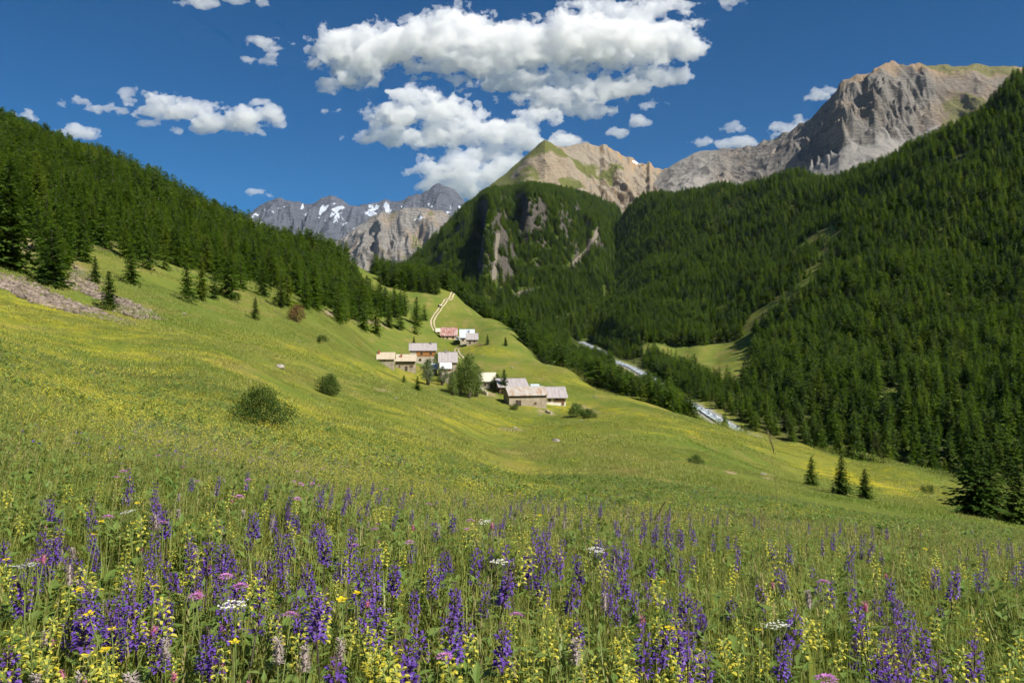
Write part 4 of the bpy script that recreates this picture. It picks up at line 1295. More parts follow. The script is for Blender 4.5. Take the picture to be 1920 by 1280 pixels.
def building(name, label, u, v, wpx, hpx, rpx, depth, yaw, roof, wall, dr=(230, 560), over=(.45, .5), upper=None, wins=(), doors=(), chims=(), cat='house', thick=.16, back=0.0, mono=False):
    """facade centre foot at a picture position; x along the front, -y to the front"""
    p = hit(u, v, *dr)
    s = p[1] / F
    p = p + np.array([back * math.sin(R(yaw)) * -1, back * math.cos(R(yaw)), 0])
    w, h = wpx * s, hpx * s
    lookdown = max(0.0, -p[2] - h) / p[1]
    e = empty(name, tuple(p), R(yaw))
    dd = depth if mono else depth / 2
    rise = max(.6, rpx * s - (dd + over[1]) * lookdown) * dd / (dd + over[1])
    x0, x1 = -w / 2 + over[0], w / 2 - over[0]
    m = MB()
    prof = [(0, -3.0), (depth, -3.0), (depth, h + (rise if mono else 0)), (0, h)] if mono else [(0, -3.0), (depth, -3.0), (depth, h), (depth / 2, h + rise), (0, h)]
    n = len(prof)
    m.add([(x0, y, z) for y, z in prof] + [(x1, y, z) for y, z in prof], [tuple(range(n))[::-1], tuple(range(n, 2*n))] + [(i, (i+1) % n, (i+1) % n + n, i + n) for i in range(n)])
    obj('wall', m.mesh('wall', WM[wall]), e)
    sl = rise / dd
    m = MB()
    X0, X1 = -w / 2, w / 2
    def slab(ya, za, yb, zb):
        m.add([(X0, ya, za), (X1, ya, za), (X1, yb, zb), (X0, yb, zb), (X0, ya, za + thick), (X1, ya, za + thick), (X1, yb, zb + thick), (X0, yb, zb + thick)],
              [(0,3,2,1),(4,5,6,7),(0,1,5,4),(1,2,6,5),(2,3,7,6),(3,0,4,7)])
    oy = over[1]
    if mono:
        slab(-oy, h - sl * oy + .01, depth + .2, h + rise + sl * .2 + .01)
    else:
        slab(-oy, h - sl * oy + .01, depth / 2, h + rise + .01)
        slab(depth / 2 + .003, h + rise + .004, depth + oy, h - sl * oy + .01)
    ro = obj('roof', m.mesh('roof', RM[roof]), e)
    if not mono:
        mm = MB(); mm.box(X0, X1, depth/2 - .12, depth/2 + .12, h + rise + thick + .004, h + rise + thick + .09)
        obj('ridge_board', mm.mesh('ridge_board', RM['grey'] if roof in ('grey',) else RM['zinc'] if roof in ('zinc', 'rust', 'white') else RM[roof]), ro)
    for (fx, fy) in chims:       # fx across 0..1, fy up the front slope 0..1
        x = X0 + fx * w; y = fy * dd; z = h + sl * y
        mm = MB(); mm.box(x - .35, x + .35, y - .3, y + .3, z - .2, z + 1.15); mm.box(x - .45, x + .45, y - .4, y + .4, z + 1.153, z + 1.3)
        obj('chimney', mm.mesh('chimney', M_BRICK if roof == 'tan' else M_STONE), ro)
    if upper:
        mt, fa, fb, xa, xb = upper
        mm = MB()
        za, zb = h * fa, h * fb - .02
        xs = np.arange(x0 + (x1 - x0) * xa, x0 + (x1 - x0) * xb, .45)
        for x in xs: mm.box(x, min(x + .42, x0 + (x1 - x0) * xb), -.08, -.004, za, zb)
        obj('board_cladding', mm.mesh('board_cladding', WM[mt]), e)
    off = -.085 if upper else -.004
    for (fx, fz, ww, wh) in wins:
        xc, zc = x0 + fx * (x1 - x0), h * fz
        mm = MB(); mm.box(xc - ww/2, xc + ww/2, off - .05, off - .004, zc - wh/2, zc + wh/2)
        wo = obj('window', mm.mesh('window', M_GLASS), e)
        mm = MB()
        for (a, b, c, d) in ((-ww/2 - .1, -ww/2, -wh/2 - .1, wh/2 + .1), (ww/2, ww/2 + .1, -wh/2 - .1, wh/2 + .1), (-ww/2, ww/2, wh/2, wh/2 + .1), (-ww/2, ww/2, -wh/2 - .1, -wh/2), (-.03, .03, -wh/2 + .003, wh/2 - .003)):
            mm.box(xc + a, xc + b, off - .09, off - .052, zc + c, zc + d)
        obj('frame', mm.mesh('frame', WM['timber']), wo)
    for (fx, dw, dh, mt) in doors:
        xc = x0 + fx * (x1 - x0)
        mm = MB(); mm.box(xc - dw/2, xc + dw/2, off - .06, off - .004, .1, .1 + dh)
        do = obj('door', mm.mesh('door', WM[mt]), e)
        mm = MB(); mm.box(xc - dw/2 - .12, xc + dw/2 + .12, off - .09, off - .003, .1 + dh + .002, .1 + dh + .16)
        obj('lintel', mm.mesh('lintel', WM['timber']), do)
    return tag(e, label, cat), p, s

building('stone_house', 'low stone house with tan roof and brick chimney, left end of the hamlet', 723, 687, 35, 14, 13, 7, 6, 'tan', 'stone', wins=((.42,.75,.5,.5),), chims=((.13,.75),), dr=(270,340))
building('stone_house', 'tan-roofed stone house adjoining the low one, dark strip under its eave', 760, 695, 42, 20, 13, 7, 6, 'tan', 'stone', wins=((.80,.42,1.1,.5),(.22,.42,.5,.5)), doors=((.55,.9,1.6,'dark'),), chims=((.32,.45),), dr=(270,340), over=(.45,.9), upper=('dark',.72,1,.02,.98))
building('chalet', 'chalet with grey board roof and orange timber front, behind the tan-roofed houses', 793, 682, 53, 26, 14, 8, 6, 'grey', 'pale', upper=('orange',.55,1,.25,.98), wins=((.45,.75,.8,.9),(.80,.75,.8,.9),(.4,.3,.8,.8)), doors=((.7,1.0,1.9,'timber'),), chims=((.80,.85),), dr=(290,350))
building('stone_house', 'stone house with steep grey board roof behind the silvery trees', 840, 708, 37, 30, 20, 8.5, 6, 'grey', 'stone', wins=((.3,.6,.7,.8),(.7,.6,.7,.8)), chims=((.42,.95),), dr=(270,340))
building('annex', 'stone annex with white metal roof below the grey board roof', 836, 719, 23, 29, 10, 3.5, 6, 'white', 'pale', upper=('orange',.82,1,.02,.98), wins=((.65,.5,.6,.8),), doors=((.3,.9,1.9,'brown'),), dr=(255,330), mono=True)
building('shed', 'little shed with pale blue metal roof between chalet and silvery trees', 815, 704, 13, 13, 10, 3, 6, 'zinc', 'brown', doors=((.5,.9,1.7,'dark'),), dr=(260,340), mono=True)
b6, p6, s6 = building('stone_house', 'whitish stone house with cream roof right of the tall leafy trees', 914, 729, 34, 15, 17, 8, 4, 'cream', 'pale', wins=((.35,.55,.8,.8),), doors=((.75,.9,1.8,'dark'),), upper=('brown',.82,1,.02,.98), dr=(260,330))
building('barn', 'long stone barn with rusty streaked metal roof at the lower right of the hamlet', 990, 761, 76, 21, 17, 9, 12, 'rust', 'stone', over=(.35,.55), upper=('dark',.80,1,0,1), wins=((.7,.25,.5,.4),), doors=((.25,1.6,1.7,'dark'),), cat='barn', dr=(220,300))
building('barn', 'barn with grey board roof and reddish gable behind the rusty-roofed barn', 976, 750, 62, 22, 17, 10, 12, 'grey', 'brown', over=(.6,.6), wins=((.5,.5,.8,.8),), doors=((.2,1.6,2,'dark'),), cat='barn', dr=(225,310), back=11)
building('chalet', 'small chalet with grey board roof, right end of the hamlet', 1043, 760, 44, 17, 21, 8.5, 8, 'grey', 'white', over=(.7,.8), upper=('timber',.35,1,.35,.98), wins=((.55,.7,1.0,1.1),(.15,.6,.7,.8)), doors=((.85,.8,1.6,'brown'),), dr=(225,300))
building('lean_to', 'narrow metal-roofed link between the two shingled barns', 1013, 753, 17, 22, 10, 5, 10, 'zinc', 'brown', doors=((.5,1.0,1.8,'dark'),), dr=(225,310), back=4.5, mono=True, cat='shed')
building('house', 'upper house with red rusty metal roof beside the track', 842, 637, 33, 9, 16, 8, 4, 'red', 'ochre', upper=('brown',.6,1,.02,.98), wins=((.4,.45,.9,.8),(.75,.45,.9,.8)), doors=((.15,.9,1.8,'dark'),), dr=(380,480))
bz, pz, sz = building('house', 'upper house with pale blue metal roof, right of the red-roofed one', 876, 643, 29, 11, 16, 9, 4, 'zinc', 'pale', wins=((.2,.5,.8,.8),(.6,.5,.8,.8)), chims=((.62,.6),), dr=(380,480))
building('annex', 'shingled annex in front of the pale blue metal roof', 885, 645, 24, 9, 12, 4.5, 4, 'grey', 'stone', doors=((.3,.9,1.7,'dark'),), wins=((.7,.55,.7,.7),), dr=(370,470), back=-3.6, mono=True)
building('hut', 'tiny cream-roofed hut where the track meets the red-roofed house', 822, 626, 11, 4, 7, 5, 4, 'cream', 'ochre', doors=((.5,.8,1.2,'dark'),), dr=(390,490), mono=True, cat='hut')

# loose white sheets over the red roof
# ---- vehicles
M_WHITE = flat_mat('white_car_paint', (0.75,0.76,0.77), .25, .5, .03, 1)
M_CREAM = flat_mat('cream_car_paint', (0.62,0.55,0.42), .25, .5, .03, 1)
M_TYRE = flat_mat('tyre_rubber', (0.02,0.02,0.02), .9, .2, .1, 1)
M_RIM = flat_mat('steel_rim', (0.5,0.5,0.5), .35, .5, .1, 1)
M_LAMP = flat_mat('lamp_glass', (0.6,0.6,0.55), .15, .5, .05, 1)
def car(name, label, u, v, yaw, paint, dr, van=False, cat='car'):
    p = hit(u, v, *dr)
    p[2] = float(mesh_ground(p[0], p[1])) + .1
    e = empty(name, tuple(p), R(yaw))
    L, W, Hh = (4.6, 1.9, 2.1) if van else (4.0, 1.7, 1.5)
    body = [(-L/2, .35), (L/2, .35), (L/2, .75), (L/2 - .1, 1.0), (L*.28, 1.05), (L*.14, Hh), (-L*.40, Hh), (-L/2, 1.15)] if not van else \
           [(-L/2, .35), (L/2, .35), (L/2, 1.0), (L*.34, 1.25), (L*.22, Hh), (-L/2 + .08, Hh), (-L/2, Hh - .15)]
    m = MB(); m.prism(body, -W/2, W/2)
    b = obj('body', m.mesh('body', paint), e)
    md = b.modifiers.new('edge', 'BEVEL'); md.width = .08; md.segments = 2
    for sy in (-1, 1):
        m = MB()
        y0, y1 = (W/2 + .003, W/2 + .02) if sy > 0 else (-W/2 - .02, -W/2 - .003)
        m.prism([(-L*.36, 1.12), (L*.20, 1.12), (L*.12, Hh - .14), (-L*.34, Hh - .14)], y0, y1)
        obj('side_window', m.mesh('side_window', M_GLASS), e)
    m = MB(); m.box(-L/2 - .02, -L/2 - .003, -W*.4, W*.4, 1.18, Hh - .22)
    obj('rear_window', m.mesh('rear_window', M_GLASS), e)
    xa, za, xb, zb = (L*.33, 1.27, L*.23, Hh - .08) if van else (L*.275, 1.08, L*.155, Hh - .06)
    m = MB(); o_ = .03
    m.add([(xa + o_, -W*.42, za), (xa + o_, W*.42, za), (xb + o_, W*.40, zb), (xb + o_, -W*.40, zb)], [(0, 1, 2, 3)])
    obj('windscreen', m.mesh('windscreen', M_GLASS), e)
    for sx in (-1, 1):
        for sy in (-1, 1):
            m = MB(); m.tube([(sx*L*.31, sy*W/2 - .1, .32), (sx*L*.31, sy*W/2 + .1, .32)], .32, 14)
            w_ = obj('wheel', m.mesh('wheel', M_TYRE), e)
            m = MB(); m.tube([(sx*L*.31, sy*(W/2 + .10), .32), (sx*L*.31, sy*(W/2 + .115), .32)], .19, 10)
            obj('rim', m.mesh('rim', M_RIM), w_)
    for sy in (-1, 1):
        m = MB(); m.box(L/2 + .003, L/2 + .03, sy*W*.36 - .16, sy*W*.36 + .16, .66, .82)
        obj('headlight', m.mesh('headlight', M_LAMP), e)
    return tag(e, label, cat)
car('van', 'white van parked between the two upper houses', 859, 639, 80, M_WHITE, (370, 470), True, 'van')
car('car', 'pale car driving on the track above the upper houses', 825, 575, -70, M_CREAM, (440, 620))

# ---- small things round the houses
def stone_row(name, label, u0, v0, u1, v1, dr, hgt=.9, cat='wall'):
    a, b = hit(u0, v0, *dr), hit(u1, v1, *dr)
    e = empty(name, tuple(a))
    n = max(3, int(np.hypot(*(b - a)[:2]) / .7))
    for i in range(n):
        q = a + (b - a) * (i + .5) / n
        g = float(mesh_ground(q[0], q[1])) - a[2]
        m = MB()
        r = np.random.default_rng(i + int(u0))
        lx, ly = .42, .3
        v = [(x * lx * r.uniform(.8, 1.1), y * ly * r.uniform(.8, 1.1), z) for z in (-.4, hgt * r.uniform(.75, 1.1)) for x, y in ((-1,-1),(1,-1),(1,1),(-1,1))]
        m.add(v, [(0,3,2,1),(4,5,6,7),(0,1,5,4),(1,2,6,5),(2,3,7,6),(3,0,4,7)])
        o = obj('stone', m.mesh('stone', WM['pale']), e)
        o.location = (q[0] - a[0], q[1] - a[1], g)
        o.rotation_euler = (0, 0, math.atan2(b[1] - a[1], b[0] - a[0]))
    return tag(e, label, cat)
stone_row('dry_stone_wall', 'low dry stone wall below the cream-roofed house', 893, 734, 914, 742, (240, 320), 1.6)
stone_row('dry_stone_wall', 'short dry stone wall beside the barn foot', 1024, 772, 1034, 776, (220, 300), .7)
p = hit(901, 648, 370, 470)
e = empty('log_stack', tuple(p), R(5))
for i in range(14):
    m = MB(); m.tube([(-1.3 + .5 * (i % 5) + .25 * ((i // 5) % 2), -.7, .25 + .42 * (i // 5)), (-1.3 + .5 * (i % 5) + .25 * ((i // 5) % 2), .7, .25 + .42 * (i // 5))], .22, 8)
    m.f.append(tuple(range(8))[::-1])
    obj('log', m.mesh('log', WM['timber']), e)
tag(e, 'stack of logs right of the shingled upper annex', 'log stack')

# ---- the cart track: two pale wheel ruts
M_TRACK = flat_mat('pale_track_gravel', (0.42,0.345,0.24), .95, .1, .3, .8)
def track(pts, gauge, half):
    w = np.array([hit(u, v, a, b) for (u, v, a, b) in pts])
    w = resample(w, 2.0)
    tn = np.gradient(w[:, :2], axis=0); tn /= np.linalg.norm(tn, axis=1)[:, None] + 1e-9
    nn = np.c_[-tn[:, 1], tn[:, 0]]
    vs, fs, base = [], [], 0
    for sgn in (-1, 1):
        c = w.copy(); c[:, :2] += nn * gauge / 2 * sgn
        hwid = half * (1 + .35 * pn(np.arange(len(c)) / 5, sgn, 1))
        rb = ribbon(c, hwid, sub=1)
        zz = mesh_ground(rb[..., 0], rb[..., 1]) + .10
        vs.append(np.concatenate([rb, zz[..., None]], -1).reshape(-1, 3))
        fs.append(strip_faces(*rb.shape[:2]) + base)
        base += len(vs[-1])
    return np.concatenate(vs), np.concatenate(fs)
v1, f1 = track([(868,541,520,680),(858,549,500,680),(846,558,500,660),(834,567,480,640),(826,577,470,620),(817,589,450,600),(811,600,440,580),(811,610,430,560),(817,621,410,520)], 1.8, .40)
v2, f2 = track([(874,643,370,470),(864,649,360,460),(855,655,340,450),(858,662,330,430),(866,672,310,420)], 1.8, .34)
tag(obj('track', mesh_of('track', v1, f1, M_TRACK, True)), 'pale two-rut cart track climbing to the upper meadow', 'track', kind='structure')
tag(obj('track', mesh_of('track', v2, f2, M_TRACK, True)), 'pale two-rut cart track between the upper and lower houses', 'track', kind='structure')

# ---- stone slides on the left
M_SCREE = flat_mat('slide_stones', (0.20,0.16,0.13), .95, .1, .5, 0.5)
def slide(name, label, poly, d0, d1, n, s0, s1, seed):
    q = np.random.default_rng(seed)
    P = np.array(poly, float)
    u = q.uniform(P[:, 0].min(), P[:, 0].max(), n * 14); d = q.uniform(d0, d1, n * 14)
    x = (u - CX) / F * d
    z = mesh_ground(x, d)
    uu, vv = pix(x, d, z)
    k = poly_mask(uu + 10 * pn(x / 3, d / 3, 1), vv + 5 * pn(x / 2, d / 2, 6) + q.normal(0, 1.0, len(vv)), poly) & (pn(x / 2.2, d / 2.2, 4) > -.35)
    x, d, z = x[k][:n], d[k][:n], z[k][:n]
    cube = np.array([(-1,-1,-1),(1,-1,-1),(1,1,-1),(-1,1,-1),(-1,-1,1),(1,-1,1),(1,1,1),(-1,1,1)], float)
    fq = np.array([(0,3,2,1),(4,5,6,7),(0,1,5,4),(1,2,6,5),(2,3,7,6),(3,0,4,7)])
    m = len(x)
    s = s0 + (s1 - s0) * q.random(m) ** 2.2 * 1.3; s = s * np.where(q.random(m) < .04, 1.9, 1)
    v = cube[None] * (1 + q.uniform(-.35, .25, (m, 8, 3))) * (s[:, None] * q.uniform(.5, 1.1, (m, 3)))[:, None, :] * np.array([1, 1, .7])
    a = q.uniform(0, 6.28, m); tl = q.uniform(-.6, .6, m)
    ct, st_ = np.cos(tl)[:, None], np.sin(tl)[:, None]
    y2, z2 = v[..., 1] * ct - v[..., 2] * st_, v[..., 1] * st_ + v[..., 2] * ct
    ca, sa = np.cos(a)[:, None], np.sin(a)[:, None]
    w = np.stack([v[..., 0] * ca - y2 * sa + x[:, None], v[..., 0] * sa + y2 * ca + d[:, None], z2 + (z + s * .15)[:, None]], -1)
    f = (fq[None] + 8 * np.arange(m)[:, None, None]).reshape(-1, 4)
    me = mesh_of(name, w.reshape(-1, 3), f, M_SCREE)
    print(name, m)
    return tag(obj(name, me), label, 'stones', kind='stuff')
slide('stone_slide', 'long slide of grey brown stones across the left meadow', [(-40,508),(0,514),(60,528),(110,556),(180,580),(252,608),(205,602),(130,585),(60,566),(0,540),(-40,530)], 70, 240, 2600, .14, .34, 3)
slide('stone_slide', 'upper slide of reddish stones behind the small conifer', [(140,500),(168,516),(184,545),(232,562),(275,582),(308,600),(262,598),(215,584),(180,560),(135,540),(120,535)], 80, 260, 2200, .14, .34, 4)
slide('loose_stones', 'loose stones scattered on the bare bank above the hamlet', [(610,582),(650,590),(700,598),(735,606),(700,608),(640,602),(600,592)], 120, 460, 60, .2, .5, 5)

# ---- boulders lying on the pastures
M_BOULDER = flat_mat('pale_boulder', (0.25,0.225,0.19), .95, .1, .4, 1.5, .4)
BOULD = [(525,690,.9,'pale boulder alone on the pasture left of the hamlet'),(742,748,.6,'small pale boulder on the slope below the tan-roofed houses'),(1090,790,.8,'boulder on the meadow below the leafy bushes'),(1012,778,.7,'pale boulder below the barn foot'),
         (1043,829,1.0,'flat boulder half sunk in the meadow below the barn'),(965,803,.7,'low boulder on the meadow below the hamlet, middle'),(640,606,.8,'boulder on the stony bank, left of two'),(668,610,.7,'boulder on the stony bank, right of two'),(770,612,.8,'boulder near the lone conifer by the track'),
         (905,668,.7,'boulder on the pasture right of the grey-roofed house'),(960,690,.8,'boulder on the pasture above the barns'),(1115,745,.8,'boulder at the brow above the stream'),(345,590,.8,'boulder on the pasture below the left forest'),(560,640,.7,'boulder on the open slope below the rusty shrub'),(1430,892,.9,'pale boulder on the bare spot of the lower meadow')]
for i, (u, v, s_, lab) in enumerate(BOULD):
    p = hit(u, v, 40, 600)
    q = np.random.default_rng(900 + i)
    import bmesh
    bm = bmesh.new(); bmesh.ops.create_icosphere(bm, subdivisions=3, radius=1)
    for vt in bm.verts:
        c_ = np.array(vt.co); k_ = 1 + .35 * float(fbm(c_[0] * 1.3 + i * 3, c_[1] * 1.3, c_[2:3] * 1.3, 4)[0])
        vt.co = (c_[0] * k_ * q.uniform(.98, 1.02), c_[1] * k_ * .8, c_[2] * k_ * .55)
    me = bpy.data.meshes.new('boulder'); bm.to_mesh(me); bm.free(); me.materials.append(M_BOULDER)
    o = obj('boulder', me, loc=(p[0], p[1], float(mesh_ground(p[0], p[1])) + .15 * s_))
    o.scale = (s_ * q.uniform(.55, .9),) * 3; o.rotation_euler = (0, 0, q.uniform(0, 6.28))
    tag(o, lab, 'boulder', 'boulders on the pastures')
# ================================================================== FLOWER MEADOW
G1, G2, G3 = (0.320,0.350,0.070), (0.380,0.390,0.095), (0.215,0.285,0.055)
M_GRASS = leaf_mat('grass_blades', (G1, G2, G3), 0.48, 0.45, 0.35, 0.3, cs=4, field=((0.205,0.300,0.045), (0.410,0.385,0.095), (0.320,0.300,0.085)))
M_HERB = leaf_mat('herb_leaves', ((0.180,0.270,0.052), (0.230,0.305,0.072), (0.125,0.205,0.040)), 0.45, 0.45, 0.4, 0.3, cs=8)
M_BLUEG = leaf_mat('blue_green_grass', ((0.10,0.17,0.085), (0.13,0.20,0.105), (0.08,0.14,0.06)), 0.35, 0.5, 0.3, 0.25)
M_STRAW = leaf_mat('dry_stalks', ((0.30,0.270,0.10), (0.25,0.215,0.09), (0.22,0.17,0.085)), 0.25, 0.7, 0.15, 0.25)
M_YLEAF = leaf_mat('yellowing_leaves', ((0.30,0.29,0.035), (0.20,0.25,0.035), (0.38,0.27,0.03)), 0.4, 0.45, 0.35, 0.2, cs=5)
M_STEM = leaf_mat('green_stems', ((0.12,0.17,0.035), (0.16,0.19,0.05)), 0.15, 0.6, 0.2, 0.15)
M_SSTEM = leaf_mat('dark_stems', ((0.10,0.095,0.045), (0.085,0.06,0.06)), 0.1, 0.6, 0.2, 0.2)
M_SAGE = leaf_mat('sage_petals', ((0.140,0.062,0.37), (0.215,0.110,0.48), (0.090,0.040,0.25)), 0.35, 0.5, 0.25, 0.35, cs=60)
M_CALYX = leaf_mat('sage_calyx', ((0.085,0.045,0.075), (0.11,0.075,0.06)), 0.2, 0.7, 0.1, 0.3, cs=30)
M_RATTLE = leaf_mat('rattle_petals', ((0.62,0.57,0.075), (0.68,0.64,0.12), (0.58,0.48,0.03)), 0.40, 0.5, 0.2, 0.2, cs=40)
M_BRACT = leaf_mat('rattle_bracts', ((0.30,0.36,0.075), (0.38,0.42,0.11)), 0.4, 0.5, 0.2, 0.2, cs=30)
M_SCAB = leaf_mat('scabious_petals', ((0.56,0.22,0.54), (0.64,0.30,0.62), (0.46,0.16,0.44)), 0.35, 0.6, 0.2, 0.2, cs=60)
M_SCABC = leaf_mat('scabious_centre', ((0.42,0.22,0.20), (0.50,0.24,0.32)), 0.2, 0.8, 0.1, 0.2, cs=60)
M_PINK = leaf_mat('sainfoin_petals', ((0.58,0.20,0.32), (0.62,0.28,0.40), (0.48,0.14,0.25)), 0.35, 0.6, 0.2, 0.25, cs=60)
M_PLANT = leaf_mat('plantain_fluff', ((0.50,0.43,0.40), (0.44,0.36,0.33), (0.33,0.26,0.24)), 0.25, 0.9, 0.1, 0.25, cs=80)
M_WHITEF = leaf_mat('white_petals', ((0.72,0.72,0.66), (0.78,0.76,0.70)), 0.3, 0.6, 0.2, 0.15, cs=40)
M_BUTTER = leaf_mat('buttercup_petals', ((0.76,0.55,0.01), (0.80,0.62,0.02)), 0.3, 0.35, 0.4, 0.15, cs=40)

def blade(cv, cf, base, az, h, w, lean, curl, q, seg=3, rise=0.0):
    """one bent strip"""
    ca, sa = math.cos(az), math.sin(az)
    b0 = len(cv)
    px_, pz = 0.0, 0.0
    for i in range(seg + 1):
        s = i / seg
        a = lean + curl * s
        if i:
            px_ += math.sin(a) * h / seg; pz += math.cos(a) * h / seg
        ww = w * (1 - s ** 1.8) * (.75 + .5 * s if s < .5 else 1.0) * .5
        cx_, cy_ = base[0] + ca * px_, base[1] + sa * px_
        z = base[2] + pz + rise
        if i == seg:
            cv.append((cx_, cy_, z))
        else:
            cv.append((cx_ - sa * ww, cy_ + ca * ww, z)); cv.append((cx_ + sa * ww, cy_ - ca * ww, z))
    for i in range(seg - 1):
        k = b0 + 2 * i
        cf.append((k, k + 1, k + 3, k + 2))
    k = b0 + 2 * (seg - 1)
    cf.append((k, k + 1, k + 2))

def leaf(cv, cf, p, d, n, l, w):
    """flat pointed leaf from p along d, folded a little"""
    d = np.asarray(d, float); d /= size(d) + 1e-9
    s = cross(d, n); s /= size(s) + 1e-9
    u = cross(s, d)
    b = len(cv)
    p = np.asarray(p, float)
    for q in (p, p + d * l * .45 + s * w * .5 + u * w * .12, p + d * l, p + d * l * .45 - s * w * .5 + u * w * .12, p + d * l * .5):
        cv.append(tuple(q))
    cf += [(b, b + 4, b + 1), (b + 1, b + 4, b + 2), (b, b + 3, b + 4), (b + 3, b + 2, b + 4)]

def clump(seed, n, r, h0, h1, w, lean=.35, curl=.7, seg=3, mat=None):
    q = np.random.default_rng(seed)
    cv, cf = [], []
    for _ in range(n):
        a, rr = q.uniform(0, 6.28), r * math.sqrt(q.random())
        blade(cv, cf, (rr * math.cos(a), rr * math.sin(a), -.02), q.uniform(0, 6.28), q.uniform(h0, h1), w * q.uniform(.6, 1.3), abs(q.normal(0, lean)), q.normal(0, curl), q, seg)
    return mesh_of('tuft', cv, cf, mat)

def fan(n, r0, r1, t0=-37, t1=37):
    r = np.sqrt(rng.uniform(r0 * r0, r1 * r1, n)); t = np.radians(rng.uniform(t0, t1, n))
    return r * np.sin(t), r * np.cos(t)

def lie(x, y, spin, e=0.6):
    """euler angles that lay a patch on the slope"""
    gx = (mesh_ground(x + e, y) - mesh_ground(x - e, y)) / (2 * e)
    gy = (mesh_ground(x, y + e) - mesh_ground(x, y - e)) / (2 * e)
    nz = 1 / np.sqrt(1 + gx * gx + gy * gy)
    n = np.stack([-gx * nz, -gy * nz, nz], 1)
    c, s = np.cos(spin), np.sin(spin)
    t = np.stack([c, s, np.zeros_like(c)], 1)
    t = t - n * (t * n).sum(1)[:, None]; t /= np.linalg.norm(t, axis=1)[:, None]
    b = np.cross(n, t)
    return np.stack([np.arctan2(b[:, 2], n[:, 2]), -np.arcsin(np.clip(t[:, 2], -1, 1)), np.arctan2(t[:, 1], t[:, 0])], 1)

def lay(name, zones, protos, label, cat, smin=.8, smax=1.2, mask=None, drop=None):
    X_, Y_, S_, I_ = [], [], [], []
    for (n, r0, r1, s, ids, *ha) in zones:
        x, y = fan(n, r0, r1, -ha[0], ha[0]) if ha else fan(n, r0, r1)
        if mask is not None:
            k = mask(x, y); x, y = x[k], y[k]
        X_.append(x); Y_.append(y); S_.append(np.full(len(x), s)); I_.append(rng.choice(ids, len(x)))
    x, y, s, i = map(np.concatenate, (X_, Y_, S_, I_))
    z = mesh_ground(x, y)
    v = ~hidden(x, y, z + .5)
    if drop is not None: v &= ~drop(x, y, z)
    x, y, z, s, i = x[v], y[v], z[v], s[v], i[v]
    n = len(x)
    s = s * rng.uniform(smin, smax, n)
    print(name, n)
    return scatter(name, np.c_[x, y, z], lie(x, y, rng.uniform(0, 6.28, n)), np.c_[s, s, rng.uniform(.85, 1.2, n)], i, protos, label, cat)

def sward(seed, r, nb, h0, h1, w, seg, nherb, nstalk, lean=.35, curl=.7):
    """a patch of turf: blades, leafy herbs, flowering stalks"""
    q = np.random.default_rng(seed)
    vs, fs, mi = [], [], []
    def disc():
        a, rr = q.uniform(0, 6.28), r * math.sqrt(q.random())
        return rr * math.cos(a), rr * math.sin(a)
    cx_ = [disc() for _ in range(max(6, nb // 14))]
    def put_(cv, cf, m): 
        b = len(vs); vs.extend(cv); fs.extend(tuple(k + b for k in f) for f in cf); mi.extend([m] * len(cf))
    cv, cf = [], []
    for _ in range(nb):
        x, y = cx_[q.integers(len(cx_))] if q.random() < .75 else disc()
        k = .06 * r / .25
        blade(cv, cf, (x + q.normal(0, k), y + q.normal(0, k), -.03), q.uniform(0, 6.28), q.uniform(h0, h1), w * q.uniform(.6, 1.4), abs(q.normal(0, lean)), q.normal(0, curl), q, seg)
    put_(cv, cf, 0)
    cv, cf = [], []
    for _ in range(nherb):
        x, y = disc()
        hh = h1 * q.uniform(.45, .85); big = q.random() < .4
        l0, w0 = (.08, .03) if big else (.05, .014)
        k0 = max(1.0, w / .008)
        for k in range(9):
            z = hh * (.12 + .86 * (k + q.random()) / 9); az = q.uniform(0, 6.28)
            leaf(cv, cf, (x, y, z), (math.cos(az), math.sin(az), q.uniform(-.1, .8)), (0, 0, 1), l0 * k0 * q.uniform(.6, 1.2) * (1.1 - .4 * z / hh), w0 * k0 * q.uniform(.7, 1.2))
    put_(cv, cf, 1)
    cv, cf = [], []
    for _ in range(nstalk):
        x, y = disc()
        h = q.uniform(h1 * .9, h1 * 1.35); az = q.uniform(0, 6.28); ln = abs(q.normal(0, .13))
        blade(cv, cf, (x, y, -.02), az, h, max(.0026, w * .3), ln, .15, q, 2)
        tx, ty, tz = x + math.cos(az) * math.sin(ln + .07) * h, y + math.sin(az) * math.sin(ln + .07) * h, math.cos(ln + .07) * h - .03
        for k in range(6):
            aa = q.uniform(0, 6.28)
            leaf(cv, cf, (tx, ty, tz - .07 + .015 * k), (math.cos(aa) * .5, math.sin(aa) * .5, 1), (math.cos(aa), math.sin(aa), .1), .02, max(.005, w * .5))
    put_(cv, cf, 2)
    me = mesh_of('turf', vs, fs)
    for m in (M_GRASS, M_HERB, M_STRAW): me.materials.append(m)
    me.polygons.foreach_set('material_index', np.array(mi, np.int32))
    return me

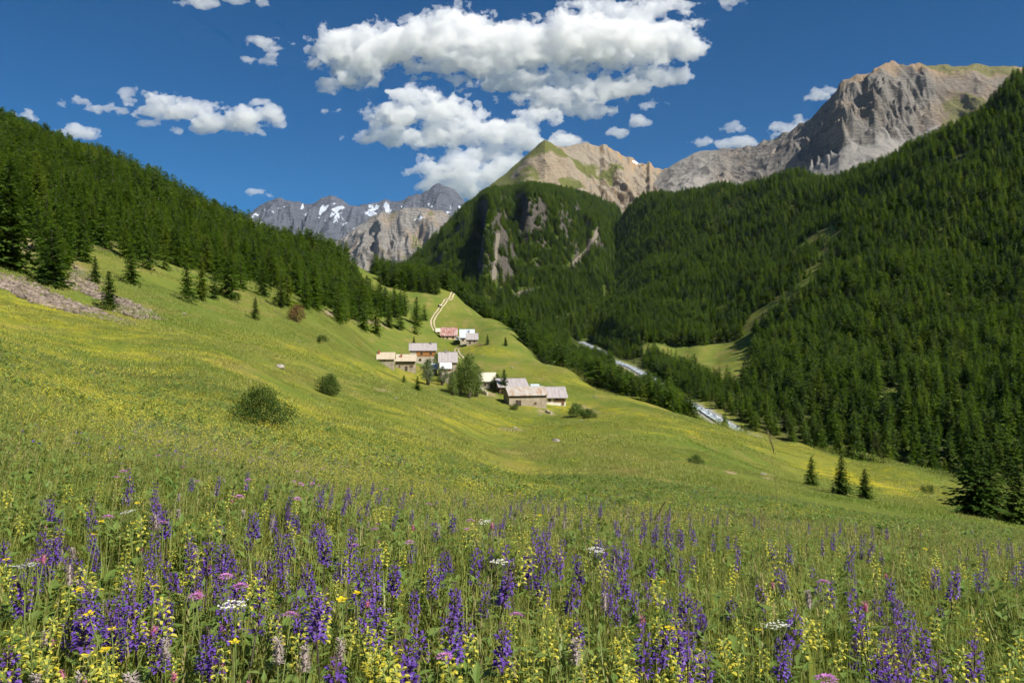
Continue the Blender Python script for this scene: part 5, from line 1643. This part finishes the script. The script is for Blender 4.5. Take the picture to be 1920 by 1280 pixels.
turf = [sward(50 + i, .26, 1150, .16, .36, .0075, 3, 80, 5) for i in range(6)] \
     + [sward(60 + i, .62, 1500, .16, .34, .010, 2, 90, 14) for i in range(4)] \
     + [sward(70 + i, 1.7, 2000, .16, .32, .026, 1, 40, 20, lean=.5) for i in range(4)] \
     + [sward(80 + i, 4.2, 2200, .18, .34, .065, 1, 0, 16, lean=.55) for i in range(3)] \
     + [sward(84 + i, 11, 3200, .16, .36, .16, 1, 0, 0, lean=.6) for i in range(3)]
lay('meadow_grass', [(850, .3, 7.4, 1, list(range(6)), 95), (560, 6.6, 19, 1, [6, 7, 8, 9], 62), (440, 17, 52, 1, [10, 11, 12, 13], 50), (260, 48, 130, 1, [14, 15, 16]), (330, 118, 330, 1, [17, 18, 19])], turf, 'green grass and herbs of the flowering meadow', 'grass',
    drop=lambda x, y, z: (y > 120) & ((river_dist(x, y)[0] < 22) | forest_mask(x, y, z)))

# ---- flowers: each kind in a few builds, unit size in metres
def sage(seed, h, dens=1.0):
    q = np.random.default_rng(seed)
    st = MB(); lean = q.normal(0, .03, 2)
    at = lambda z: np.array([lean[0] * z * z / h, lean[1] * z * z / h, z])
    st.tube([at(-.03), at(h * .4), at(h * .7), at(h)], [.0030, .0027, .0022, .0010], 4)
    fv, ff, kv, kf, lv, lf = [], [], [], [], [], []
    L = h * q.uniform(.26, .36)
    nw = int(9 * dens)
    for i in range(nw):
        t_ = i / (nw - 1)
        z = h - L + L * t_ * .98
        n = 6 if t_ < .8 else 4
        a0 = q.uniform(0, 6.28)
        bl = (.0120 * (1 - .62 * t_ ** 1.6)) * q.uniform(.85, 1.15)
        for k in range(n):
            az = a0 + 6.283 * k / n + q.normal(0, .2)
            o = np.array([math.cos(az), math.sin(az), 0])
            p = at(z) + o * .003 + np.array([0, 0, q.normal(0, .002)])
            leaf(kv, kf, p, o + np.array([0, 0, .25]), (0, 0, 1), .010, .006)
            if t_ > .84 or q.random() < .25: continue
            s = bl
            up = np.array([0, 0, 1.0])
            # hooded upper lip: two curved steps, then the drooping lower lip
            m_ = p + o * .007 + up * .003
            b = len(fv); sd = cross(o, up)
            for c_, wd in ((m_, .30), (m_ + (o * .45 + up * .55) * s, .42), (m_ + (o * 1.05 + up * .62) * s, .36), (m_ + (o * 1.35 + up * .28) * s, .10)):
                fv += [tuple(c_ + sd * wd * s), tuple(c_ - sd * wd * s)]
            ff += [(b, b+1, b+3, b+2), (b+2, b+3, b+5, b+4), (b+4, b+5, b+7, b+6)]
            leaf(fv, ff, m_ + o * s * .2, o * .9 - up * .45, up, s * 1.05, s * .85)
    for (z, l) in ((.06, .085), (.11, .075), (h * .38, .05), (h * .5, .035)):
        for k in range(2):
            az = q.uniform(0, 6.28) if k == 0 else az + 3.14
            leaf(lv, lf, at(z), (math.cos(az), math.sin(az), .45), (0, 0, 1), l, l * .42)
    return dict(stem=st.mesh('stem', M_SSTEM, True), flower_spike=mesh_of('flower_spike', fv, ff, M_SAGE), calyx=mesh_of('calyx', kv, kf, M_CALYX), leaf=mesh_of('leaf', lv, lf, M_HERB))

def rattle(seed, h):
    q = np.random.default_rng(seed)
    st = MB(); lean = q.normal(0, .03, 2)
    at = lambda z: np.array([lean[0] * z * z / h, lean[1] * z * z / h, z])
    st.tube([at(-.03), at(h * .5), at(h)], [.0024, .0020, .0012], 4)
    fv, ff, bv, bf, lv, lf = [], [], [], [], [], []
    L = h * q.uniform(.17, .25)
    nw = 5
    for i in range(nw):
        t_ = i / (nw - 1); z = h - L + L * t_
        for k in range(4):
            az = q.uniform(0, 6.28) if k == 0 else az + 1.57
            o = np.array([math.cos(az), math.sin(az), 0]); up = np.array([0, 0, 1.0]); sd = cross(o, up)
            s = .0130 * (1 - .35 * t_) * q.uniform(.85, 1.2)
            p = at(z) + o * .002
            leaf(bv, bf, p, o * .8 + up * .55, (0, 0, 1), s * 1.15, s * .85)
            if q.random() < .1: continue
            m_ = p + o * .006 + up * .004
            b = len(fv)
            for c_, wd in ((m_, .20), (m_ + (o * .55 + up * .35) * s, .34), (m_ + (o * 1.1 + up * .25) * s, .28), (m_ + (o * 1.3 - up * .05) * s, .10)):
                fv += [tuple(c_ + sd * wd * s + up * .0), tuple(c_ - sd * wd * s)]
            ff += [(b, b+1, b+3, b+2), (b+2, b+3, b+5, b+4), (b+4, b+5, b+7, b+6)]
            leaf(fv, ff, m_ + o * s * .45, o * .8 - up * .25, up, s * .7, s * .5)
    for i in range(6):
        z = h * (.15 + .11 * i); az = i * 1.6
        for k in range(2):
            leaf(lv, lf, at(z), (math.cos(az), math.sin(az), .35), (0, 0, 1), .042, .011); az += 3.14
    return dict(stem=st.mesh('stem', M_STEM, True), flower_spike=mesh_of('flower_spike', fv, ff, M_RATTLE), bract=mesh_of('bract', bv, bf, M_BRACT), leaf=mesh_of('leaf', lv, lf, M_HERB))

def daisy(seed, h, R_, rings, centre, pet_mat, cen_mat, dome=.35, cname='flower_centre'):
    q = np.random.default_rng(seed)
    st = MB(); lean = q.normal(0, .04, 2)
    at = lambda z: np.array([lean[0] * z * z / h, lean[1] * z * z / h, z])
    st.tube([at(-.03), at(h * .5), at(h)], [.0019, .0016, .0013], 4)
    pv, pf, cv, cf = [], [], [], []
    top = at(h)
    for (n, rr, l, w, tilt) in rings:
        a0 = q.uniform(0, 6.28)
        for k in range(n):
            az = a0 + 6.283 * k / n + q.normal(0, .06)
            o = np.array([math.cos(az), math.sin(az), 0])
            leaf(pv, pf, top + o * rr * R_ + np.array([0, 0, dome * R_ * (1 - rr)]), o + np.array([0, 0, tilt + q.normal(0, .12)]), (0, 0, 1), l * R_, w * R_)
    for k in range(centre):
        a = q.uniform(0, 6.28); rr = .42 * R_ * math.sqrt(q.random())
        p = top + np.array([math.cos(a) * rr, math.sin(a) * rr, dome * R_ * (1 - (rr / R_)) * .9])
        leaf(cv, cf, p, (q.normal(0, .5), q.normal(0, .5), 1), (1, 0, 0), .16 * R_, .10 * R_)
    lv, lf = [], []
    for i in range(3):
        az = i * 2.2
        leaf(lv, lf, at(h * (.1 + .12 * i)), (math.cos(az), math.sin(az), .5), (0, 0, 1), .07, .014)
    return {'stem': st.mesh('stem', M_STEM, True), 'petal_ring': mesh_of('petal_ring', pv, pf, pet_mat), cname: mesh_of(cname, cv, cf, cen_mat), 'leaf': mesh_of('leaf', lv, lf, M_HERB)}

def fluffy(seed, h, L, rad, mat, taper=.35, n=150, spl=.011):
    q = np.random.default_rng(seed)
    st = MB(); lean = q.normal(0, .03, 2)
    at = lambda z: np.array([lean[0] * z * z / h, lean[1] * z * z / h, z])
    st.tube([at(-.03), at(h * .6), at(h)], [.0022, .0018, .0014], 4)
    fv, ff = [], []
    core = MB(); core.tube([at(h - L), at(h - L * .6), at(h - L * .2), at(h)], [rad * .55, rad * .7, rad * .55, rad * .15], 7)
    fv += core.v; ff += core.f
    for k in range(n):
        t_ = q.random(); az = q.uniform(0, 6.28)
        o = np.array([math.cos(az), math.sin(az), q.uniform(-.1, .6)])
        r_ = rad * (1 - taper * t_) * .6
        leaf(fv, ff, at(h - L + L * t_) + o * r_, o, (0, 0, 1), spl * q.uniform(.6, 1.2), spl * .28)
    lv, lf = [], []
    for i in range(4):
        az = i * 1.7
        leaf(lv, lf, at(.01 + .01 * i), (math.cos(az), math.sin(az), .7), (0, 0, 1), .11, .035)
    return dict(stem=st.mesh('stem', M_STEM, True), seed_head=mesh_of('seed_head', fv, ff, mat), leaf=mesh_of('leaf', lv, lf, M_HERB))

def umbel(seed, h, R_):
    q = np.random.default_rng(seed)
    st = MB()
    st.tube([(0, 0, -.03), (.004, 0, h * .5), (0, 0, h * .86)], [.0024, .002, .0016], 4)
    fv, ff = [], []
    for k in range(14):
        a, rr = k * 2.4, R_ * math.sqrt((k + .5) / 14)
        p = np.array([math.cos(a) * rr, math.sin(a) * rr, h + q.normal(0, .002)])
        st.tube([(0, 0, h * .86), tuple(p)], [.0009, .0007], 3)
        for j in range(9):
            aa = q.uniform(0, 6.28)
            leaf(fv, ff, p + np.array([math.cos(aa), math.sin(aa), 0]) * R_ * .10, (math.cos(aa), math.sin(aa), .35), (0, 0, 1), R_ * .17, R_ * .13)
    lv, lf = [], []
    for i in range(10):
        az = i * 2.1
        leaf(lv, lf, (0, 0, h * (.1 + .05 * i)), (math.cos(az), math.sin(az), .5), (0, 0, 1), .06, .012)
    return dict(stem=st.mesh('stem', M_STEM, True), flower_umbel=mesh_of('flower_umbel', fv, ff, M_WHITEF), leaf=mesh_of('leaf', lv, lf, M_HERB))

def yellowleaf(seed):
    q = np.random.default_rng(seed)
    cv, cf = [], []
    out = {}
    for k in range(6):
        cv, cf = [], []
        blade(cv, cf, (q.normal(0, .01), q.normal(0, .01), -.02), k * 1.05 + q.normal(0, .3), q.uniform(.22, .34), q.uniform(.026, .036), q.uniform(.1, .45), q.uniform(.2, .9), q, 5)
        out['leaf%d' % k] = mesh_of('leaf', cv, cf, M_YLEAF if k % 3 else M_HERB)
    return out

def tallgrass(seed, h):
    q = np.random.default_rng(seed)
    st = MB()
    st.tube([(0, 0, -.03), (.01, .0, h * .4), (.0, 0, h * .75), (-.03, 0, h)], [.0016, .0013, .001, .0006], 4)
    fv, ff = [], []
    for k in range(26):
        t_ = k / 26
        aa = q.uniform(0, 6.28)
        leaf(fv, ff, (-.03 * t_, 0, h - .10 + .1 * t_), (math.cos(aa) * .4, math.sin(aa) * .4, 1), (math.cos(aa), math.sin(aa), .1), .02, .005)
    lv, lf = [], []
    for k in range(3): blade(lv, lf, (0, 0, h * .1 * k), k * 2.0, .28, .005, .3, .6, q, 3)
    return dict(stem=st.mesh('stem', M_STRAW, True), seed_head=mesh_of('seed_head', fv, ff, M_STRAW), leaf=mesh_of('leaf', lv, lf, M_GRASS))

FL = {
 'sage': [(h, sage(200 + i, h)) for i, h in enumerate((.42, .38, .45, .36, .40))],
 'rattle': [(h, rattle(210 + i, h)) for i, h in enumerate((.35, .38, .32, .40, .34))],
 'scabious': [(h, daisy(220 + i, h, .019, [(16,.55,.62,.26,-.05),(14,.35,.55,.24,.25),(10,.15,.45,.22,.6)], 26, M_SCAB, M_SCABC)) for i, h in enumerate((.42, .38, .45))],
 'plantain': [(h, fluffy(230 + i, h, .05, .0085, M_PLANT)) for i, h in enumerate((.42, .46, .38))],
 'sainfoin': [(h, fluffy(240 + i, h, .020, .0065, M_PINK, n=60, spl=.008)) for i, h in enumerate((.42, .46, .38))],
 'umbel': [(h, umbel(250 + i, h, .032)) for i, h in enumerate((.42, .46))],
 'buttercup': [(h, daisy(260 + i, h, .012, [(6,.2,.85,.7,.15)], 12, M_BUTTER, M_BUTTER, cname='flower_centre')) for i, h in enumerate((.40, .44))],
 'broadleaf': [(.26, yellowleaf(270 + i)) for i in range(3)],
 'tallgrass': [(h, tallgrass(280 + i, h)) for i, h in enumerate((.75, .70, .80))],
}
for m in FL['sainfoin']: m[1]['flower_head'] = m[1].pop('seed_head'); m[1]['flower_head'].name = 'flower_head'
NAMES = dict(sage='meadow_sage', rattle='yellow_rattle', scabious='field_scabious', plantain='hoary_plantain', sainfoin='pink_sainfoin', umbel='white_umbel', buttercup='buttercup', broadleaf='broad_leaved_plant', tallgrass='tall_grass')
CATS = dict(sage='flower', rattle='flower', scabious='flower', plantain='flower', sainfoin='flower', umbel='flower', buttercup='flower', broadleaf='plant', tallgrass='grass')

_nd = np.exp(np.linspace(math.log(.45), math.log(40), 700))
def stand(u, v, h):
    """where a plant of height h must grow for its tip to show at a picture position"""
    x = (u - CX) / F * _nd
    f = mesh_ground(x, _nd) + h - (CY - v) / F * _nd
    k = np.nonzero(f >= 0)[0]
    if not len(k): return None
    d = _nd[k[0]]
    x = (u - CX) / F * d
    return x, d, float(mesh_ground(x, d))

def plant(kind, x, y, z, label, group=None, var=None, s=1.0):
    h, parts_ = FL[kind][random.randrange(len(FL[kind])) if var is None else var]
    e = empty(NAMES[kind], (x, y, z), random.uniform(0, 6.28), s, (random.gauss(0, .13), random.gauss(0, .13)))
    for nm, me in parts_.items():
        obj('leaf' if kind == 'broadleaf' else 'foliage' if nm == 'leaf' else nm, me, e)
    return tag(e, label, CATS[kind], group)

def plant_at(kind, u, v, label, group=None, s=1.0, var=None):
    if kind == 'tallgrass':
        d = {1462: 4.2}.get(u, 2.6)
        x = (u - CX) / F * d; z = float(mesh_ground(x, d))
        plant(kind, x, d, z, label, group, 0, ((CY - v) / F * d - z) / FL[kind][0][0])
        return True
    var = random.randrange(len(FL[kind])) if var is None else var
    q = stand(u, v, FL[kind][var][0] * s)
    if q is None or q[1] > 30: return False
    plant(kind, *q, label, group, var, s)
    return True

def where(u, v):
    side = ['at the far left', 'left of centre', 'in the middle', 'right of centre', 'at the far right'][int(np.searchsorted([330, 760, 1180, 1560], u))]
    row = 'front rows' if v > 1120 else 'middle rows' if v > 1000 + .03 * max(0, u - 960) else 'back rows'
    return '%s, %s' % (side, row)

# flowers that stand out, by their place
for (k, u, v, lab, s) in [
 ('scabious',402,1078,'pink scabious head above two others, left foreground',1.0),('scabious',459,1100,'pink scabious head, right one of the left foreground trio',1.0),('scabious',388,1118,'pale pink scabious head, lowest of the left foreground trio',.95),
 ('scabious',494,1170,'bright pink scabious seen from the side below the left trio',1.0),('scabious',80,1060,'pink scabious alone at the far left',1.0),('scabious',698,1018,'pink scabious with orange centre, left of middle',1.0),
 ('scabious',936,1170,'faded scabious on a tall stem, bottom middle',.95),('scabious',822,1235,'withered tan scabious head at the bottom middle',.95),('scabious',797,950,'pink scabious at the back rim left of the sage clump',1.0),('scabious',1540,1100,'pink scabious beside a grey plantain head on the right',1.0),
 ('scabious',1570,1268,'lilac scabious cut by the bottom edge on the right',1.0),('scabious',185,975,'small lilac scabious at the left back',1.0),('scabious',225,885,'lilac scabious far back on the left',1.0),('scabious',410,843,'lilac scabious on the left brow',1.0),('scabious',485,858,'pale scabious on the brow beside the blue-green grass',1.0),
 ('plantain',318,1222,'grey fluffy plantain head at the bottom edge, left of centre',1.05),('plantain',567,1216,'brownish plantain head at the bottom, right of the fluffy grey one',1.0),('plantain',515,1194,'tall pinkish plantain head in the left foreground',1.0),('plantain',285,968,'whitish plantain head at the left back',1.0),
 ('plantain',146,1068,'pale plantain head beside the large left sage',1.0),('plantain',1545,1114,'grey plantain head hanging over the right foreground leaves',1.0),('plantain',1075,1202,'small grey plantain head at the bottom middle',1.0),('plantain',380,1015,'thin pinkish plantain head, left middle',.9),('plantain',110,1245,'brownish plantain head in the bottom left corner',.9),('plantain',140,1242,'second brownish plantain head in the bottom left corner',.9),
 ('umbel',935,970,'white flat umbel behind the sage clump, left',1.0),('umbel',1100,1022,'white flat umbel in the sage clump',1.0),('umbel',942,1052,'white flat umbel below the sage clump',1.0),('umbel',455,1122,'white umbel under the left scabious trio',1.0),('umbel',1470,1180,'white umbel in the right foreground',1.0),('umbel',45,1070,'white umbel at the far left',1.0),('umbel',265,960,'white umbel left of the grey plantain',1.0),
 ('sainfoin',1645,1132,'magenta sainfoin tip on top of the right foreground sage',1.1),('sainfoin',15,1052,'magenta sainfoin at the left edge',1.1),('sainfoin',130,1163,'magenta sainfoin below the left sage',1.0),('sainfoin',335,1105,'pink sainfoin left of the scabious trio',1.0),('sainfoin',906,982,'pink sainfoin behind the sage, left of the middle',1.1),('sainfoin',776,990,'pink sainfoin left of the middle sage',1.0),('sainfoin',1480,1102,'magenta sainfoin among the right yellow rattles',1.0),('sainfoin',1208,1160,'magenta sainfoin right of the middle',1.0),
 ('tallgrass',1462,806,'single very tall dry grass stalk rising over the right meadow',1.25),('tallgrass',1128,1000,'bent golden grass stalk in the middle sage clump',.9),('tallgrass',1118,918,'dark grass stalk at the back rim of the middle flowers',.8),('tallgrass',1445,960,'leaning dry stalk left of the tall one',.8),('tallgrass',60,1060,'dry stalk at the left edge',.8),
 ('broadleaf',405,1190,'yellow-green broad leaves in the left foreground',1.1),('broadleaf',755,1215,'yellowing broad leaves at the bottom middle',1.0),('broadleaf',620,1255,'yellow curled leaf at the bottom left of middle',1.0),('broadleaf',1600,1150,'yellow upright leaves left of the right foreground sage',1.0),('broadleaf',1425,1165,'two yellow upright leaves right of the middle',1.0),('broadleaf',1010,1110,'green strap leaves in the middle foreground',1.1),('broadleaf',1535,1215,'large green basal leaves in the right foreground',1.2),('broadleaf',1370,1250,'green leaves at the bottom right',1.1),('broadleaf',860,1245,'green leaves at the bottom middle',1.1),
 ('buttercup',425,1205,'buttercup among the left foreground rattles',1.0),('buttercup',140,980,'buttercup at the left back, upper of two',1.0),('buttercup',127,1005,'buttercup at the left back, lower of two',1.0),('buttercup',1265,1185,'buttercup right of the middle sage',1.1),('buttercup',650,1110,'buttercup in the middle foreground',1.1),('buttercup',70,1245,'buttercup in the bottom left corner',1.0)]:
    plant_at(k, u, v, lab, None, s)

def mass(kind, spots, total, n_uniform, urange, vrange, label, s0=.8, s1=1.12):
    """spots: (u, v, spread u, spread v, weight)"""
    W = np.array([q[4] for q in spots], float); W /= W.sum()
    made = 0
    for q, w in zip(spots, W):
        for _ in range(int(round(total * w))):
            u, v = random.gauss(q[0], q[2] * 1.5 + 14), random.gauss(q[1], q[3] * 1.3 + 8)
            if v > 1290 or u < -40 or u > 1960: continue
            made += plant_at(kind, u, v, label % where(u, v), '%s, %s' % (NAMES[kind].replace('_', ' '), where(u, v)), random.uniform(s0, s1))
    for _ in range(n_uniform):
        u = random.uniform(*urange); v = vrange[0] + (vrange[1] - vrange[0]) * random.random() ** 1.3
        lo = np.interp(u, [0, 400, 700, 960, 1300, 1600, 1920], [830, 880, 900, 915, 935, 965, 985])
        if v < lo: v = lo + random.random() * 60
        made += plant_at(kind, u, v, label % where(u, v), '%s, %s' % (NAMES[kind].replace('_', ' '), where(u, v)), random.uniform(s0, s1))
    print(kind, made)
SAGE = [(235,1065,16,40,6),(125,1055,14,24,4),(178,1020,10,20,4),(320,1005,10,15,4),(290,1045,10,15,3),(210,1130,20,20,4),(15,960,15,30,4),(70,965,10,15,3),(570,960,12,25,9),(600,1060,25,35,10),(560,1000,14,20,5),(495,950,15,15,4),(440,1060,18,25,5),(320,930,20,20,4),(620,1100,20,25,5),
        (455,980,30,25,5),(690,1075,14,18,4),(830,1110,12,16,3),(882,990,8,14,4),(912,1065,8,12,5),(935,1020,12,15,4),(960,930,30,12,4),(985,960,22,25,6),(1035,950,10,15,5),(1060,1000,30,30,10),(1150,1050,20,25,7),(1190,985,30,30,8),(1240,1000,20,25,6),(1275,935,4,8,3),(1265,1040,12,25,6),(1300,1085,12,30,7),(1220,1090,20,30,6),(1180,945,8,8,2),(1140,950,6,8,2),(1300,1150,12,30,5),
        (790,1060,12,15,3),(1500,1000,8,10,2),(1535,985,5,8,2),(1590,985,8,10,4),(1600,1030,10,15,3),(1490,1040,14,15,4),(1660,990,6,8,2),(1650,1150,10,15,5),(1690,1170,12,20,5),(1640,1215,12,20,4),(1735,1210,10,20,3),(1770,990,4,8,1.5),(1868,1000,5,10,3),(1850,1050,16,18,5),(1780,1030,8,12,2),(1700,1100,20,20,5),(1900,1060,8,15,2),(1790,1080,15,18,3),(1450,1030,10,10,2),(1540,1090,12,12,2)]
mass('sage', SAGE, 175, 118, (0, 1920), (905, 1200), 'purple meadow sage spike in the flower meadow %s')
RATT = [(30,1262,25,12,5),(75,1165,14,12,4),(290,1025,8,10,3),(330,1050,8,8,2),(330,1120,25,15,6),(285,1120,10,12,3),(240,1215,25,25,8),(310,1235,20,15,5),(60,1240,20,20,4),(520,1150,25,20,4),(690,1200,12,20,5),(735,1150,10,15,3),(660,1170,20,18,4),(850,1180,12,12,3),(1040,1175,16,15,6),(1090,1195,10,15,5),(1020,1225,20,15,4),(1130,1215,20,15,4),
        (840,935,30,12,8),(900,945,20,12,6),(950,965,25,12,6),(1050,950,25,12,8),(1100,960,25,14,8),(1180,960,30,10,6),(780,930,25,10,5),(720,915,20,10,4),(1320,1100,18,15,6),(1350,1130,14,18,6),(1340,1180,15,20,5),(1400,955,6,12,4),(1400,1000,8,12,3),(1455,1045,12,12,4),(1500,1070,10,12,4),(1480,1150,10,12,3),(1420,1150,8,15,3),(1610,1170,10,12,4),(1715,990,5,12,3),(1765,1040,12,14,6),(1800,1055,14,12,7),(1830,1045,10,10,4),(1600,1030,8,8,2),(1720,1180,10,14,3),(1380,1190,20,15,4),(1240,1230,25,15,4),
        (640,960,60,20,7),(440,870,60,12,6),(560,890,60,10,5),(200,1150,60,40,6),(1660,1050,40,25,3)]
mass('rattle', RATT, 165, 132, (0, 1920), (905, 1270), 'yellow rattle spike in the flower meadow %s')
mass('sainfoin', [(1000,960,90,25,3),(600,930,120,25,3),(300,1180,120,50,3),(700,1090,120,50,1)], 26, 10, (0, 1920), (900, 1100), 'small pink sainfoin head %s', .6, .9)
mass('scabious', [(640,900,120,20,3),(420,870,80,20,2),(820,960,60,20,1)], 22, 10, (0, 1200), (850, 1000), 'small lilac scabious head of the meadow %s', .85, 1.05)
mass('buttercup', [(200,1010,120,50,2),(300,1150,150,60,2)], 14, 16, (0, 1900), (900, 1200), 'small golden buttercup %s', .8, 1.1)
mass('plantain', [(560,900,120,20,2)], 12, 14, (0, 1900), (900, 1230), 'slim plantain head %s', .7, .95)

# ---- flowers beyond the ones that can be told apart
def dots(seed, n, r, h, size, mat, lo=.6):
    q = np.random.default_rng(seed)
    cv, cf = [], []
    for _ in range(n):
        a, rr = q.uniform(0, 6.28), r * math.sqrt(q.random())
        p = np.array([rr * math.cos(a), rr * math.sin(a), h * q.uniform(lo, 1.1)])
        for k in range(3):
            az = q.uniform(0, 6.28)
            leaf(cv, cf, p + q.normal(0, size * .4, 3), (math.cos(az), math.sin(az), q.uniform(-.3, 1)), (0, 0, 1), size * q.uniform(.7, 1.3), size * .8)
    return mesh_of('flowers', cv, cf, mat)
def gm(u0, v0, ru, rv, k=1.0, s=0.0):
    return lambda u, v: k * np.exp(-(((u - u0) / ru) ** 2 + ((v - v0 - s * (u - u0)) / rv) ** 2))
yspots = [gm(150,790,320,80,1.6), gm(90,595,200,28,.9,.18), gm(150,650,330,45,.4,.12), gm(520,800,160,60,.4,.3), gm(700,845,190,28,.8,.1), gm(480,870,240,40,1.0), gm(850,940,300,30,.9,.06), gm(1250,990,300,30,.5,.06), gm(900,800,260,26,.4,.12), gm(1230,800,260,18,.5,.17), gm(1650,905,150,18,.9,.22), gm(1560,850,160,16,.6,.27), gm(700,920,200,30,.6)]
def yprob(x, y):
    z = mesh_ground(x, y); u, v = pix(x, y, z)
    p = sum(f(u, v) for f in yspots) * (.35 + 1.6 * np.clip(pn(x * .35, y * .35, 3) + pn(x * .09, y * .09, 6) + .25, 0, 1))
    return rng.random(len(x)) < p
yd = [dots(301, 7, .10, .34, .014, M_RATTLE), dots(302, 18, .35, .36, .028, M_RATTLE), dots(303, 30, .9, .36, .062, M_RATTLE), dots(304, 9, .12, .34, .012, M_RATTLE)]
lay('yellow_flowers', [(1300, 3, 7, 1, [0, 3]), (4600, 7, 16, 1, [0, 3]), (4200, 16, 45, 1, [1]), (5000, 45, 140, 1, [2])], yd, 'drifts of small yellow flowers across the meadow slope', 'flowers', mask=yprob)
def vprob(x, y):
    z = mesh_ground(x, y); u, v = pix(x, y, z)
    p = gm(420,690,140,16,.5)(u, v) + gm(100,690,160,24,.5)(u, v) + gm(560,900,240,50,.9)(u, v) + gm(330,900,160,50,.5)(u, v) + gm(100,930,160,40,.3)(u, v) + gm(1050,975,320,40,.6)(u, v)
    return rng.random(len(x)) < p * (.2 + 1.6 * np.clip(pn(x * .3, y * .3, 9) + .2, 0, 1))
lay('purple_flowers', [(900, 3.2, 9, 1, [0]), (1800, 9, 20, 1, [0]), (2200, 20, 60, 1, [1])], [dots(311, 8, .10, .36, .014, M_SAGE, .5), dots(312, 14, .35, .36, .028, M_SAGE, .5)], 'faint drifts of violet flowers farther up the meadow', 'flowers', mask=vprob)
def bprob(x, y):
    z = mesh_ground(x, y); u, v = pix(x, y, z)
    return (((u - 350) / 130) ** 2 + ((v - 835 - .12 * (u - 350)) / 26) ** 2 < 1 + .5 * pn(x, y, 2)) & (y < 30)
lay('blue_green_grass', [(5000, 5, 24, 1, [0, 1])], [clump(321, 22, .12, .22, .42, .007, lean=.2, curl=.4, mat=M_BLUEG), clump(322, 22, .12, .22, .40, .007, lean=.25, curl=.4, mat=M_BLUEG)], 'patch of blue-green grass on the left brow', 'grass', mask=bprob)

# the same flowers go on to both sides of what the picture shows
def joined(parts_):
    vs, fs, mi, ms = [], [], [], []
    for me in parts_.values():
        b = len(vs)
        vs += [tuple(v.co) for v in me.vertices]; fs += [tuple(i + b for i in p.vertices) for p in me.polygons]
        mi += [len(ms)] * len(me.polygons); ms.append(me.materials[0])
    me = mesh_of('flower', vs, fs)
    for m in ms: me.materials.append(m)
    me.polygons.foreach_set('material_index', np.array(mi, np.int32))
    return me
side = [joined(FL['sage'][i][1]) for i in (0, 1, 3)] + [joined(FL['rattle'][i][1]) for i in (0, 2, 4)]
lay('meadow_flowers', [(700, .9, 8, 1, list(range(6)), 85)], side, 'sage and rattle flowers going on beyond both sides of the view', 'flowers', mask=lambda x, y: (np.abs(np.arctan2(x, y)) > R(34.5)) & (pn(x * .8, y * .8, 5) > -.15))

# smaller, paler plants of the same kinds fill the rows behind
def rows(kmin, off=0):
    def f(x, y):
        z = mesh_ground(x, y); u, v = pix(x, y, z + .35)
        lo = np.interp(u, [0, 400, 700, 960, 1300, 1600, 1920], [800 + off, 850 + off * .7, 890, 905, 925, 955, 975])
        return (v > lo) & (pn(x * .7 + kmin, y * .7, 5) > kmin)
    return f
lay('sage_rows', [(330, 3.4, 9, .8, [0, 1, 2])], side[:3], 'small purple sage spikes in the rows behind the foreground', 'flowers', .75, 1.0, mask=rows(-.05, 90))
lay('rattle_rows', [(520, 3.2, 10, .85, [0, 1, 2])], side[3:], 'small yellow rattle spikes in the rows behind the foreground', 'flowers', .75, 1.0, mask=rows(-.12))
# ================================================================== AIR
hb = MB(); hb.box(-9000, 9000, -1500, 10500, -260, 2000)
hm = bpy.data.materials.new('thin_air')
hm.use_nodes = True
hm.node_tree.nodes.clear()
_o = hm.node_tree.nodes.new('ShaderNodeOutputMaterial')
_v = hm.node_tree.nodes.new('ShaderNodeVolumePrincipled')
_v.inputs['Color'].default_value = (0.62, 0.76, 1.0, 1)
_v.inputs['Density'].default_value = 1.3e-5
hm.node_tree.links.new(_v.outputs[0], _o.inputs['Volume'])
tag(obj('haze', hb.mesh('haze', hm)), 'thin blue haze filling the valley air', 'haze', kind='stuff')
